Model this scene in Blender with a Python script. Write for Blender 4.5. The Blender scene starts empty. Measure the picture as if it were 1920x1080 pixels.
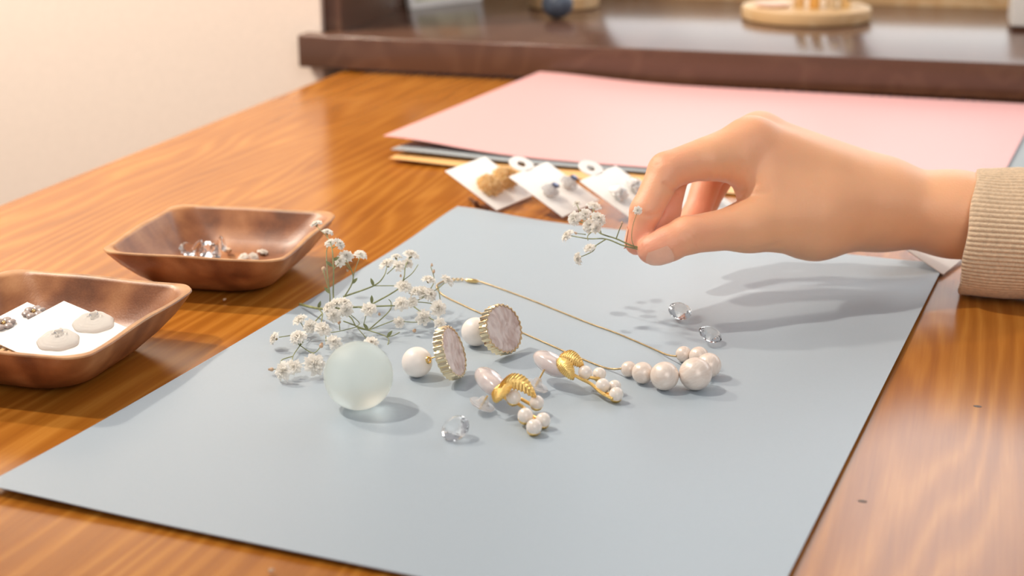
import bpy, math, random
import numpy as np
from mathutils import Vector, Matrix
random.seed(7)
rng = np.random.default_rng(7)
R = math.radians
PI = math.pi
scene = bpy.context.scene
C = scene.collection

# ------------------------------------------------------------------ camera
FPX, CAMH, PITCH = 2750.0, 0.24, R(18.0)
cam_d = bpy.data.cameras.new('camera')
cam = bpy.data.objects.new('camera', cam_d)
C.objects.link(cam)
cam_d.sensor_width = 36.0
cam_d.lens = 36.0 * FPX / 1920.0
cam_d.clip_start = 0.01
cam.location = (0, 0, CAMH)
cam.rotation_euler = (PI / 2 - PITCH, 0, 0)
cam_d.dof.use_dof = True
cam_d.dof.focus_distance = 0.665
cam_d.dof.aperture_fstop = 9.0
scene.camera = cam

# ------------------------------------------------------------------ world, exposure
w = bpy.data.worlds.new('world')
scene.world = w
w.use_nodes = True
w.node_tree.nodes['Background'].inputs[0].default_value = (0.97, 0.97, 1.0, 1)
w.node_tree.nodes['Background'].inputs[1].default_value = 0.36
scene.view_settings.view_transform = 'Standard'
scene.view_settings.look = 'None'
scene.view_settings.gamma = 1.0
scene.view_settings.exposure = 0.0
scene.view_settings.use_curve_mapping = False


def lamp(name, loc, target, watts, size, col, spot=None):
    if spot:
        d = bpy.data.lights.new(name, 'SPOT')
        d.spot_size = R(spot)
        d.spot_blend = 0.6
    else:
        d = bpy.data.lights.new(name, 'POINT')
    d.shadow_soft_size = size
    d.energy = watts
    d.color = col
    o = bpy.data.objects.new(name, d)
    C.objects.link(o)
    o.location = loc
    o.rotation_euler = (Vector(target) - Vector(loc)).to_track_quat('-Z', 'Y').to_euler()
    return o


lamp('ceiling_spot_lamp', (-1.02, 0.76, 1.68), (-0.05, 0.70, 0), 80, 0.042, (1.0, 0.89, 0.76))
lamp('pendant_lamp_near_wall', (-0.86, 1.22, 0.95), (-0.52, 1.26, 0), 62, 0.03, (1.0, 0.87, 0.72), spot=86)
fill_d = bpy.data.lights.new('front_fill_light', 'AREA')  # soft fill added unseen behind the camera, brightens the hand and other camera-facing sides
fill_d.shape = 'SQUARE'
fill_d.size = 1.4
fill_d.energy = 20
fill_d.color = (1.0, 0.93, 0.86)
ro = bpy.data.objects.new('front_fill_light', fill_d)
C.objects.link(ro)
ro.location = (0.7, -1.7, 1.45)
ro.rotation_euler = (Vector((0.1, 0.8, 0.0)) - Vector(ro.location)).to_track_quat('-Z', 'Y').to_euler()


# ------------------------------------------------------------------ geometry of the place
def Pd(px, py, d):
    x = (px - 960) / FPX * d
    u = -(py - 540) / FPX * d
    return Vector((x, d * math.cos(PITCH) + u * math.sin(PITCH), CAMH - d * math.sin(PITCH) + u * math.cos(PITCH)))


def P(px, py, z=0.0):
    k = (math.cos(PITCH) * (py - 540) + math.sin(PITCH) * FPX) / FPX
    return Pd(px, py, (CAMH - z) / k)


def cdir(x, u, f):
    """direction given as right / up / forward of the view, in the world"""
    return Vector((x, u * math.sin(PITCH) + f * math.cos(PITCH), u * math.cos(PITCH) - f * math.sin(PITCH)))


# ------------------------------------------------------------------ materials
def nmat(name):
    m = bpy.data.materials.new(name)
    m.use_nodes = True
    nt = m.node_tree
    return m, nt, nt.nodes['Principled BSDF']


def pmat(name, col, rough=0.5, metal=0.0, noise=0.0, nscale=200, bump=0.0, bscale=800, **kw):
    m, nt, b = nmat(name)
    b.inputs['Base Color'].default_value = (*col, 1)
    b.inputs['Roughness'].default_value = rough
    b.inputs['Metallic'].default_value = metal
    for k, v in kw.items():
        s = b.inputs[k.replace('_', ' ')]
        s.default_value = v
    if noise or bump:
        tc = nt.nodes.new('ShaderNodeTexCoord')
    if noise:
        n = nt.nodes.new('ShaderNodeTexNoise')
        n.inputs['Scale'].default_value = nscale
        n.inputs['Detail'].default_value = 4
        nt.links.new(tc.outputs['Object'], n.inputs['Vector'])
        r = nt.nodes.new('ShaderNodeValToRGB')
        r.color_ramp.elements[0].position = 0.3
        r.color_ramp.elements[1].position = 0.7
        r.color_ramp.elements[0].color = (*[c * (1 - noise) for c in col], 1)
        r.color_ramp.elements[1].color = (*[min(1, c * (1 + noise)) for c in col], 1)
        nt.links.new(n.outputs['Fac'], r.inputs['Fac'])
        nt.links.new(r.outputs['Color'], b.inputs['Base Color'])
    if bump:
        n2 = nt.nodes.new('ShaderNodeTexNoise')
        n2.inputs['Scale'].default_value = bscale
        n2.inputs['Detail'].default_value = 3
        nt.links.new(tc.outputs['Object'], n2.inputs['Vector'])
        bp = nt.nodes.new('ShaderNodeBump')
        bp.inputs['Strength'].default_value = bump
        bp.inputs['Distance'].default_value = 0.001
        nt.links.new(n2.outputs['Fac'], bp.inputs['Height'])
        nt.links.new(bp.outputs['Normal'], b.inputs['Normal'])
    return m


def wood(name, stops, rough, along=2.0, across=45.0, ring=14.0, dist=3.0, coat=0.0, perobj=False, fleck=0.25, bump=0.05, lin=0.0,
         coat_rough=0.2, blotch=0.0, edge=None):
    """grain runs along local y"""
    m, nt, b = nmat(name)
    N, L = nt.nodes, nt.links
    tc = N.new('ShaderNodeTexCoord')
    src = tc.outputs['Object']
    if perobj:
        oi = N.new('ShaderNodeObjectInfo')
        ad = N.new('ShaderNodeVectorMath')
        ad.operation = 'ADD'
        mul = N.new('ShaderNodeMath')
        mul.operation = 'MULTIPLY'
        mul.inputs[1].default_value = 3.0
        L.new(oi.outputs['Random'], mul.inputs[0])
        L.new(src, ad.inputs[0])
        L.new(mul.outputs[0], ad.inputs[1])
        src = ad.outputs[0]
    mp = N.new('ShaderNodeMapping')
    mp.inputs['Scale'].default_value = (across / 10, along / 10, across / 10)
    L.new(src, mp.inputs['Vector'])
    nz = N.new('ShaderNodeTexNoise')
    nz.inputs['Scale'].default_value = 1.6
    nz.inputs['Detail'].default_value = 3
    nz.inputs['Distortion'].default_value = 0.4
    L.new(mp.outputs[0], nz.inputs['Vector'])
    # rings: contour lines of the stretched noise
    mu = N.new('ShaderNodeMath')
    mu.operation = 'MULTIPLY'
    mu.inputs[1].default_value = ring
    L.new(nz.outputs['Fac'], mu.inputs[0])
    sx = N.new('ShaderNodeSeparateXYZ')
    L.new(src, sx.inputs[0])
    ma = N.new('ShaderNodeMath')
    ma.operation = 'MULTIPLY_ADD'
    ma.inputs[1].default_value = lin
    L.new(sx.outputs['X'], ma.inputs[0])
    L.new(mu.outputs[0], ma.inputs[2])
    m2 = N.new('ShaderNodeMath')
    m2.operation = 'MULTIPLY'
    m2.inputs[1].default_value = 2 * PI
    L.new(ma.outputs[0], m2.inputs[0])
    sn = N.new('ShaderNodeMath')
    sn.operation = 'SINE'
    L.new(m2.outputs[0], sn.inputs[0])
    fr = N.new('ShaderNodeMath')
    fr.operation = 'MULTIPLY_ADD'
    fr.inputs[1].default_value = 0.499
    fr.inputs[2].default_value = 0.5
    L.new(sn.outputs[0], fr.inputs[0])
    mp2 = N.new('ShaderNodeMapping')
    mp2.inputs['Scale'].default_value = (across * 9, along * 3.2, across * 9)
    L.new(src, mp2.inputs['Vector'])
    nf = N.new('ShaderNodeTexNoise')
    nf.inputs['Scale'].default_value = 1.0
    nf.inputs['Detail'].default_value = 3
    L.new(mp2.outputs[0], nf.inputs['Vector'])
    # mix ring (soft saw) and fine fibre
    pw = N.new('ShaderNodeMath')
    pw.operation = 'POWER'
    pw.inputs[1].default_value = dist
    L.new(fr.outputs[0], pw.inputs[0])
    mx = N.new('ShaderNodeMix')
    mx.data_type = 'FLOAT'
    mx.inputs['Factor'].default_value = fleck
    L.new(pw.outputs[0], mx.inputs['A'])
    L.new(nf.outputs['Fac'], mx.inputs['B'])
    val = mx.outputs['Result']
    if blotch:
        mp3 = N.new('ShaderNodeMapping')
        mp3.inputs['Scale'].default_value = (across / 4, along * 1.2, across / 4)
        L.new(src, mp3.inputs['Vector'])
        n3 = N.new('ShaderNodeTexNoise')
        n3.inputs['Scale'].default_value = 1.3
        n3.inputs['Detail'].default_value = 2
        L.new(mp3.outputs[0], n3.inputs['Vector'])
        mx3 = N.new('ShaderNodeMix')
        mx3.data_type = 'FLOAT'
        mx3.inputs['Factor'].default_value = blotch
        L.new(val, mx3.inputs['A'])
        L.new(n3.outputs['Fac'], mx3.inputs['B'])
        val = mx3.outputs['Result']
    rp = N.new('ShaderNodeValToRGB')
    el = rp.color_ramp.elements
    while len(el) < len(stops):
        el.new(0.5)
    for e, (p, c) in zip(el, stops):
        e.position = p
        e.color = (*c, 1)
    L.new(val, rp.inputs['Fac'])
    colout = rp.outputs['Color']
    if edge:                                   # paler rim above a height (object z)
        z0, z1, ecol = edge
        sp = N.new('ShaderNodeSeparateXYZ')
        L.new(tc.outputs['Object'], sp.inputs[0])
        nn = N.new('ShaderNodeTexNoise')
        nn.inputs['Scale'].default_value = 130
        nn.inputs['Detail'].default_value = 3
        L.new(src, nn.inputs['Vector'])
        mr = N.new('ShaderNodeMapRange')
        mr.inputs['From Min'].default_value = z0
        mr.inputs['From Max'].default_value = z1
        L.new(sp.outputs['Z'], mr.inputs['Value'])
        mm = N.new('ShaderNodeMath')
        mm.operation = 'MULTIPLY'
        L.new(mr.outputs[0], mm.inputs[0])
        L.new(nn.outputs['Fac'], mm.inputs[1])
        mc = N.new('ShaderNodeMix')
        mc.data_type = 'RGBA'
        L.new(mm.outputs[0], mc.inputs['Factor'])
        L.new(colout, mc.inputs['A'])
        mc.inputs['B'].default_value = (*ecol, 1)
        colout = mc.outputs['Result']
    L.new(colout, b.inputs['Base Color'])
    b.inputs['Roughness'].default_value = rough
    b.inputs['Coat Weight'].default_value = coat
    b.inputs['Coat Roughness'].default_value = coat_rough
    if bump:
        bp = N.new('ShaderNodeBump')
        bp.inputs['Strength'].default_value = bump
        bp.inputs['Distance'].default_value = 0.0005
        L.new(nf.outputs['Fac'], bp.inputs['Height'])
        L.new(bp.outputs['Normal'], b.inputs['Normal'])
    return m


def emat(name, col, strength):
    m, nt, b = nmat(name)
    b.inputs['Base Color'].default_value = (*col, 1)
    b.inputs['Emission Color'].default_value = (*col, 1)
    b.inputs['Emission Strength'].default_value = strength
    return m


M = {}
M['table'] = wood('stained_pine', [(0.15, (0.26, 0.076, 0.008)), (0.42, (0.38, 0.130, 0.015)), (0.60, (0.46, 0.172, 0.024)), (0.85, (0.60, 0.26, 0.045))],
                  0.21, along=6, across=60, ring=20, dist=1.6, fleck=0.58, bump=0.025, blotch=0.42, lin=80)
M['knot'] = pmat('dark_knot', (0.16, 0.125, 0.11), 0.8, noise=0.2, nscale=800)
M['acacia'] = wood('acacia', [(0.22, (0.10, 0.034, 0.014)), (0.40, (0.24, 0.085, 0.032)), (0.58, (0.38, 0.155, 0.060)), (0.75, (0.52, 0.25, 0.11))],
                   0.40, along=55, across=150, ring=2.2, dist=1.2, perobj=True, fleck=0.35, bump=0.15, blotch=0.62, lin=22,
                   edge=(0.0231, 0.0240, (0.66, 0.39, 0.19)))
M['darkwood'] = wood('dark_walnut', [(0.0, (0.105, 0.051, 0.033)), (0.5, (0.125, 0.062, 0.040)), (1.0, (0.145, 0.075, 0.048))], 0.2, along=6, across=50, ring=8, fleck=0.5,
                     bump=0.02)
M['palewood'] = wood('pale_beech', [(0.0, (0.70, 0.43, 0.20)), (0.6, (0.78, 0.53, 0.28)), (1.0, (0.84, 0.62, 0.37))], 0.5, along=12, across=90, ring=6, fleck=0.4)
M['bluepaper'] = pmat('blue_grey_card', (0.392, 0.463, 0.525), 0.38, bump=0.015, bscale=2500, Specular_IOR_Level=0.35, noise=0.012, nscale=900)
M['greypaper'] = pmat('grey_card', (0.36, 0.40, 0.42), 0.5, noise=0.02, nscale=900)
M['pinkpaper'] = pmat('pink_card', (0.85, 0.46, 0.445), 0.45, bump=0.03, bscale=2500, noise=0.01, nscale=900)
M['orangepaper'] = pmat('orange_card', (0.86, 0.50, 0.20), 0.5, noise=0.02, nscale=900)
M['whitecard'] = pmat('white_card', (0.88, 0.86, 0.83), 0.55, noise=0.01, nscale=600)
M['wall'] = pmat('cream_wallpaper', (0.86, 0.735, 0.64), 0.9, noise=0.03, nscale=350, bump=0.25, bscale=500)
M['greywall'] = pmat('grey_panel', (0.26, 0.23, 0.23), 0.7, noise=0.05, nscale=60)
M['floor'] = wood('floor_oak', [(0.0, (0.20, 0.11, 0.05)), (1.0, (0.36, 0.22, 0.11))], 0.5, along=3, across=20)
M['pane'] = emat('daylit_pane', (0.90, 0.96, 1.0), 2.7)
M['lowpane'] = emat('dim_lower_pane', (0.92, 0.97, 1.0), 1.15)
M['gold'] = pmat('polished_gold', (0.88, 0.62, 0.27), 0.2, 1.0, noise=0.06, nscale=900)
M['palegold'] = pmat('pale_gold', (0.84, 0.70, 0.47), 0.18, 1.0, noise=0.05, nscale=900)
M['yellowgold'] = pmat('textured_gold', (0.97, 0.66, 0.24), 0.30, 1.0, bump=0.25, bscale=2600, noise=0.05, nscale=900)
M['silver'] = pmat('silver', (0.80, 0.79, 0.78), 0.2, 1.0, noise=0.04, nscale=900)
M['bronze'] = pmat('dark_bronze', (0.16, 0.08, 0.05), 0.35, 0.8, noise=0.1, nscale=900)
M['pearl'] = pmat('glossy_pearl', (0.86, 0.78, 0.70), 0.2, noise=0.03, nscale=500, Coat_Weight=0.6, Coat_Roughness=0.12, Sheen_Weight=0.3,
                  Subsurface_Weight=0.1, Subsurface_Scale=0.002)
M['mattepearl'] = pmat('matte_pearl', (0.88, 0.81, 0.76), 0.36, noise=0.015, nscale=400, Coat_Weight=0.2, Coat_Roughness=0.35)


def cotton_pearl():
    m, nt, b = nmat('cotton_pearl')
    N, L = nt.nodes, nt.links
    tc = N.new('ShaderNodeTexCoord')
    mp = N.new('ShaderNodeMapping')
    mp.inputs['Scale'].default_value = (180, 900, 180)
    mp.inputs['Rotation'].default_value = (0.4, 0.6, 0.2)
    L.new(tc.outputs['Object'], mp.inputs[0])
    n = N.new('ShaderNodeTexNoise')
    n.inputs['Scale'].default_value = 1.0
    n.inputs['Detail'].default_value = 4
    n.inputs['Distortion'].default_value = 1.2
    L.new(mp.outputs[0], n.inputs['Vector'])
    r = N.new('ShaderNodeValToRGB')
    r.color_ramp.elements[0].position = 0.3
    r.color_ramp.elements[1].position = 0.7
    r.color_ramp.elements[0].color = (0.78, 0.65, 0.56, 1)
    r.color_ramp.elements[1].color = (0.90, 0.80, 0.72, 1)
    L.new(n.outputs['Fac'], r.inputs[0])
    L.new(r.outputs[0], b.inputs['Base Color'])
    bp = N.new('ShaderNodeBump')
    bp.inputs['Strength'].default_value = 0.25
    bp.inputs['Distance'].default_value = 0.0003
    L.new(n.outputs['Fac'], bp.inputs['Height'])
    L.new(bp.outputs[0], b.inputs['Normal'])
    b.inputs['Roughness'].default_value = 0.33
    b.inputs['Metallic'].default_value = 0.1
    b.inputs['Coat Weight'].default_value = 0.35
    b.inputs['Coat Roughness'].default_value = 0.2
    return m


M['cotton'] = cotton_pearl()


def glassmat(name, col, rough, ior, extra=None):
    m, nt, b = nmat(name)
    b.inputs['Base Color'].default_value = (*col, 1)
    b.inputs['Roughness'].default_value = rough
    b.inputs['Transmission Weight'].default_value = 1.0
    b.inputs['IOR'].default_value = ior
    for k, v in (extra or {}).items():
        b.inputs[k].default_value = v
    tc = nt.nodes.new('ShaderNodeTexCoord')
    n = nt.nodes.new('ShaderNodeTexNoise')
    n.inputs['Scale'].default_value = 500
    nt.links.new(tc.outputs['Object'], n.inputs['Vector'])
    mr = nt.nodes.new('ShaderNodeMapRange')
    mr.inputs['To Min'].default_value = max(0, rough - 0.02)
    mr.inputs['To Max'].default_value = rough + 0.02
    nt.links.new(n.outputs['Fac'], mr.inputs['Value'])
    nt.links.new(mr.outputs[0], b.inputs['Roughness'])
    return m




def milky(name, col, rough, ior, mix, tcol):
    m, nt, b = nmat(name)
    N, L = nt.nodes, nt.links
    b.inputs['Base Color'].default_value = (*col, 1)
    b.inputs['Transmission Weight'].default_value = 1.0
    b.inputs['IOR'].default_value = ior
    tc = N.new('ShaderNodeTexCoord')
    n = N.new('ShaderNodeTexNoise')
    n.inputs['Scale'].default_value = 300
    L.new(tc.outputs['Object'], n.inputs['Vector'])
    mr = N.new('ShaderNodeMapRange')
    mr.inputs['To Min'].default_value = max(0, rough - 0.03)
    mr.inputs['To Max'].default_value = rough + 0.03
    L.new(n.outputs['Fac'], mr.inputs['Value'])
    L.new(mr.outputs[0], b.inputs['Roughness'])
    tr = N.new('ShaderNodeBsdfTranslucent')
    tr.inputs['Color'].default_value = (*tcol, 1)
    df_ = N.new('ShaderNodeBsdfDiffuse')
    df_.inputs['Color'].default_value = (*tcol, 1)
    a = N.new('ShaderNodeMixShader')
    a.inputs[0].default_value = 0.5
    L.new(tr.outputs[0], a.inputs[1])
    L.new(df_.outputs[0], a.inputs[2])
    c = N.new('ShaderNodeMixShader')
    c.inputs[0].default_value = mix
    L.new(b.outputs[0], c.inputs[1])
    L.new(a.outputs[0], c.inputs[2])
    L.new(c.outputs[0], N['Material Output'].inputs['Surface'])
    return m


def quartz0(name):
    return milky(name, (0.98, 0.96, 0.93), 0.08, 1.3, 0.86, (0.98, 0.95, 0.91))


M['frosted'] = milky('frosted_glass', (0.95, 0.985, 0.96), 0.46, 1.42, 0.30, (0.86, 0.93, 0.89))
M['crystal'] = glassmat('clear_crystal', (0.99, 0.985, 0.98), 0.0, 1.46)
M['clearplastic'] = milky('clear_plastic', (0.98, 0.98, 0.98), 0.06, 1.3, 0.38, (0.95, 0.93, 0.93))
M['goldbead'] = milky('amber_bead', (1.0, 0.80, 0.46), 0.04, 1.45, 0.62, (1.0, 0.80, 0.46))
M['bluebead'] = pmat('blue_crystal', (0.03, 0.04, 0.12), 0.08, 0.5, noise=0.2, nscale=900, Coat_Weight=1.0)
M['clearshell'] = quartz0('clear_shell_resin')


def quartz(name, c0, c1, scale, rough, coat, trans=0.0, sss=0.2):
    m, nt, b = nmat(name)
    N, L = nt.nodes, nt.links
    tc = N.new('ShaderNodeTexCoord')
    n = N.new('ShaderNodeTexNoise')
    n.inputs['Scale'].default_value = scale
    n.inputs['Detail'].default_value = 6
    n.inputs['Distortion'].default_value = 2.5
    L.new(tc.outputs['Object'], n.inputs['Vector'])
    r = N.new('ShaderNodeValToRGB')
    r.color_ramp.elements[0].position = 0.33
    r.color_ramp.elements[1].position = 0.6
    r.color_ramp.elements[0].color = (*c0, 1)
    r.color_ramp.elements[1].color = (*c1, 1)
    L.new(n.outputs['Fac'], r.inputs[0])
    L.new(r.outputs[0], b.inputs['Base Color'])
    b.inputs['Roughness'].default_value = rough
    b.inputs['Coat Weight'].default_value = coat
    b.inputs['Coat Roughness'].default_value = 0.06
    b.inputs['Transmission Weight'].default_value = trans
    b.inputs['Subsurface Weight'].default_value = sss
    b.inputs['Subsurface Scale'].default_value = 0.003
    b.inputs['Subsurface Radius'].default_value = (1.0, 0.85, 0.8)
    return m


M['pinkstone'] = quartz('marbled_pink_stone', (0.55, 0.40, 0.36), (0.80, 0.69, 0.65), 90, 0.35, 0.25)
M['rosequartz'] = quartz('rose_quartz', (0.62, 0.53, 0.52), (0.76, 0.69, 0.68), 60, 0.18, 1.0, 0.15, 0.5)


def petal_mat():
    m, nt, b = nmat('white_petal')
    N, L = nt.nodes, nt.links
    tc = N.new('ShaderNodeTexCoord')
    n = N.new('ShaderNodeTexNoise')
    n.inputs['Scale'].default_value = 3
    L.new(tc.outputs['Object'], n.inputs['Vector'])
    r = N.new('ShaderNodeValToRGB')
    r.color_ramp.elements[0].color = (0.96, 0.92, 0.85, 1)
    r.color_ramp.elements[1].color = (0.99, 0.98, 0.95, 1)
    L.new(n.outputs['Fac'], r.inputs[0])
    tr = N.new('ShaderNodeBsdfTranslucent')
    df_ = N.new('ShaderNodeBsdfDiffuse')
    L.new(r.outputs[0], tr.inputs['Color'])
    L.new(r.outputs[0], df_.inputs['Color'])
    a = N.new('ShaderNodeMixShader')
    a.inputs[0].default_value = 0.55
    L.new(tr.outputs[0], a.inputs[1])
    L.new(df_.outputs[0], a.inputs[2])
    L.new(a.outputs[0], N['Material Output'].inputs['Surface'])
    return m


M['petal'] = petal_mat()
M['calyx'] = pmat('brown_green_calyx', (0.32, 0.24, 0.12), 0.6, noise=0.35, nscale=900)
M['bud'] = pmat('dried_bud', (0.62, 0.42, 0.28), 0.6, noise=0.2, nscale=900)
M['stem'] = pmat('green_stem', (0.25, 0.27, 0.12), 0.55, noise=0.25, nscale=300)
M['chain'] = pmat('gold_chain', (0.62, 0.47, 0.26), 0.32, 1.0, bump=0.5, bscale=5000, noise=0.1, nscale=2000)
M['nail'] = pmat('finger_nail', (0.93, 0.52, 0.37), 0.3, noise=0.03, nscale=300, Subsurface_Weight=0.2, Subsurface_Scale=0.002)
M['greyshell'] = pmat('grey_resin', (0.34, 0.28, 0.26), 0.25, noise=0.3, nscale=500)
M['bluestone'] = pmat('blue_grey_stone', (0.10, 0.125, 0.17), 0.4, noise=0.25, nscale=60)
M['whiteceramic'] = pmat('white_ceramic', (0.84, 0.81, 0.77), 0.3, noise=0.02, nscale=60)
M['print'] = pmat('printed_card', (0.62, 0.60, 0.42), 0.5, noise=0.35, nscale=40)
M['peach'] = pmat('peach_resin', (0.84, 0.56, 0.42), 0.4, noise=0.05, nscale=100)


def skin_mat():
    m, nt, b = nmat('skin')
    N, L = nt.nodes, nt.links
    at = N.new('ShaderNodeAttribute')
    at.attribute_name = 'redness'
    tc = N.new('ShaderNodeTexCoord')
    n = N.new('ShaderNodeTexNoise')
    n.inputs['Scale'].default_value = 60
    n.inputs['Detail'].default_value = 5
    L.new(tc.outputs['Object'], n.inputs['Vector'])
    mx = N.new('ShaderNodeMix')
    mx.data_type = 'RGBA'
    L.new(at.outputs['Fac'], mx.inputs['Factor'])
    mx.inputs['A'].default_value = (0.96, 0.50, 0.27, 1)
    mx.inputs['B'].default_value = (0.95, 0.385, 0.25, 1)
    mx2 = N.new('ShaderNodeMix')
    mx2.data_type = 'RGBA'
    mx2.blend_type = 'MULTIPLY'
    mx2.inputs['Factor'].default_value = 0.14
    L.new(mx.outputs['Result'], mx2.inputs['A'])
    L.new(n.outputs['Fac'], mx2.inputs['B'])
    r = N.new('ShaderNodeBrightContrast')
    r.inputs['Bright'].default_value = 0.02
    L.new(mx2.outputs['Result'], r.inputs['Color'])
    L.new(r.outputs[0], b.inputs['Base Color'])
    b.inputs['Roughness'].default_value = 0.46
    b.inputs['Subsurface Weight'].default_value = 0.35
    b.inputs['Subsurface Radius'].default_value = (1.0, 0.35, 0.2)
    b.inputs['Subsurface Scale'].default_value = 0.004
    v = N.new('ShaderNodeTexVoronoi')
    v.inputs['Scale'].default_value = 900
    L.new(tc.outputs['Object'], v.inputs['Vector'])
    bp = N.new('ShaderNodeBump')
    bp.inputs['Strength'].default_value = 0.12
    bp.inputs['Distance'].default_value = 0.0004
    L.new(v.outputs['Distance'], bp.inputs['Height'])
    L.new(bp.outputs[0], b.inputs['Normal'])
    return m


M['skin'] = skin_mat()
M['knit'] = pmat('beige_knit', (0.77, 0.575, 0.385), 0.85, noise=0.12, nscale=500, bump=0.5, bscale=1500, Sheen_Weight=0.3)


# ------------------------------------------------------------------ mesh helpers
def link_mesh(name, verts, faces, mat, parent=None, smooth=True, loc=None):
    me = bpy.data.meshes.new(name)
    me.from_pydata([tuple(v) for v in verts], [], faces)
    me.update()
    if smooth:
        me.polygons.foreach_set('use_smooth', [True] * len(me.polygons))
    o = bpy.data.objects.new(name, me)
    if mat is not None:
        me.materials.append(M[mat] if isinstance(mat, str) else mat)
    C.objects.link(o)
    if parent is not None:
        o.parent = parent
    if loc is not None:
        o.location = loc
    return o


def sharp(o, ang=35):
    me = o.data
    import bmesh
    bm = bmesh.new()
    bm.from_mesh(me)
    for e in bm.edges:
        if len(e.link_faces) == 2 and e.calc_face_angle(0) > R(ang):
            e.smooth = False
    bm.to_mesh(me)
    bm.free()
    return o


class MB:
    def __init__(self):
        self.v, self.f = [], []

    def add(self, vs, fs):
        n = len(self.v)
        self.v += [Vector(x) for x in vs]
        self.f += [tuple(i + n for i in f) for f in fs]
        return self

    def box(self, c, s, M4=None, bev=0.0):
        cx, cy, cz = c
        a, b, d = s[0] / 2, s[1] / 2, s[2] / 2
        if bev <= 0:
            vs = [(cx + i * a, cy + j * b, cz + k * d) for k in (-1, 1) for j in (-1, 1) for i in (-1, 1)]
            fs = [(0, 2, 3, 1), (4, 5, 7, 6), (0, 1, 5, 4), (2, 6, 7, 3), (0, 4, 6, 2), (1, 3, 7, 5)]
        else:
            import bmesh
            bm = bmesh.new()
            bmesh.ops.create_cube(bm, size=1)
            for v in bm.verts:
                v.co = Vector((v.co.x * s[0] + cx, v.co.y * s[1] + cy, v.co.z * s[2] + cz))
            bmesh.ops.bevel(bm, geom=list(bm.edges), offset=bev, segments=3, affect='EDGES', profile=0.5)
            bm.verts.index_update()
            vs = [v.co.copy() for v in bm.verts]
            fs = [tuple(v.index for v in f.verts) for f in bm.faces]
            bm.free()
        if M4 is not None:
            vs = [M4 @ Vector(v) for v in vs]
        return self.add(vs, fs)

    def tube(self, pts, rad, seg=8, cap=True):
        pts = [Vector(p) for p in pts]
        n = len(pts)
        rr = rad if isinstance(rad, (list, tuple)) else [rad] * n
        t0 = (pts[1] - pts[0]).normalized()
        ref = Vector((0, 0, 1)) if abs(t0.z) < 0.9 else Vector((1, 0, 0))
        side = t0.cross(ref).normalized()
        vs, fs = [], []
        for i, p in enumerate(pts):
            t = (pts[min(i + 1, n - 1)] - pts[max(i - 1, 0)])
            t = t.normalized() if t.length > 1e-9 else t0
            side = (side - t * side.dot(t))
            side = side.normalized() if side.length > 1e-9 else t.orthogonal().normalized()
            up = t.cross(side)
            for k in range(seg):
                a = 2 * PI * k / seg
                vs.append(p + (side * math.cos(a) + up * math.sin(a)) * rr[i])
        for i in range(n - 1):
            for k in range(seg):
                a, b = i * seg + k, i * seg + (k + 1) % seg
                fs.append((a, b, b + seg, a + seg))
        if cap:
            fs.append(tuple(range(seg))[::-1])
            fs.append(tuple((n - 1) * seg + k for k in range(seg)))
        return self.add(vs, fs)

    def lathe(self, prof, M4=None, seg=32, close=False):
        """profile of (r, z); about z"""
        vs, fs = [], []
        n = len(prof)
        for r, z in prof:
            for k in range(seg):
                a = 2 * PI * k / seg
                vs.append(Vector((r * math.cos(a), r * math.sin(a), z)))
        for i in range(n - 1 if not close else n):
            j = (i + 1) % n
            for k in range(seg):
                k2 = (k + 1) % seg
                fs.append((i * seg + k, i * seg + k2, j * seg + k2, j * seg + k))
        if not close:
            if prof[0][0] > 1e-7:
                fs.append(tuple(range(seg))[::-1])
            if prof[-1][0] > 1e-7:
                fs.append(tuple((n - 1) * seg + k for k in range(seg)))
        if M4 is not None:
            vs = [M4 @ v for v in vs]
        return self.add(vs, fs)

    def sphere(self, c, r, sx=1, sy=1, sz=1, seg=24, rings=14, M4=None):
        prof = []
        vs, fs = [], []
        c = Vector(c)
        vs.append(Vector((0, 0, -r)))
        for i in range(1, rings):
            th = -PI / 2 + PI * i / rings
            for k in range(seg):
                a = 2 * PI * k / seg
                vs.append(Vector((r * math.cos(th) * math.cos(a), r * math.cos(th) * math.sin(a), r * math.sin(th))))
        vs.append(Vector((0, 0, r)))
        for k in range(seg):
            fs.append((0, 1 + (k + 1) % seg, 1 + k))
        for i in range(rings - 2):
            for k in range(seg):
                a, b = 1 + i * seg + k, 1 + i * seg + (k + 1) % seg
                fs.append((a, b, b + seg, a + seg))
        e = 1 + (rings - 2) * seg
        for k in range(seg):
            fs.append((e + k, e + (k + 1) % seg, len(vs) - 1))
        vs = [Vector((v.x * sx, v.y * sy, v.z * sz)) for v in vs]
        if M4 is not None:
            vs = [M4 @ v for v in vs]
        return self.add([v + c for v in vs], fs)

    def grid(self, fn, nu, nv, thick=None):
        """open patch fn(u,v); with thick, a solid sheet that thick below"""
        vs, fs = [], []
        for j in range(nv + 1):
            for i in range(nu + 1):
                vs.append(Vector(fn(i / nu, j / nv)))
        W = nu + 1
        for j in range(nv):
            for i in range(nu):
                a = j * W + i
                fs.append((a, a + 1, a + 1 + W, a + W))
        if thick is not None:
            n = len(vs)
            t = Vector(thick)
            vs += [v + t for v in vs]
            fs += [tuple(i + n for i in f[::-1]) for f in fs]
            ring = [i for i in range(W)] + [j * W + nu for j in range(1, nv + 1)] + [nv * W + i for i in range(nu - 1, -1, -1)] + [j * W for j in range(nv - 1, 0, -1)]
            for q in range(len(ring)):
                a, b = ring[q], ring[(q + 1) % len(ring)]
                fs.append((b, a, a + n, b + n))
        return self.add(vs, fs)

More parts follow.
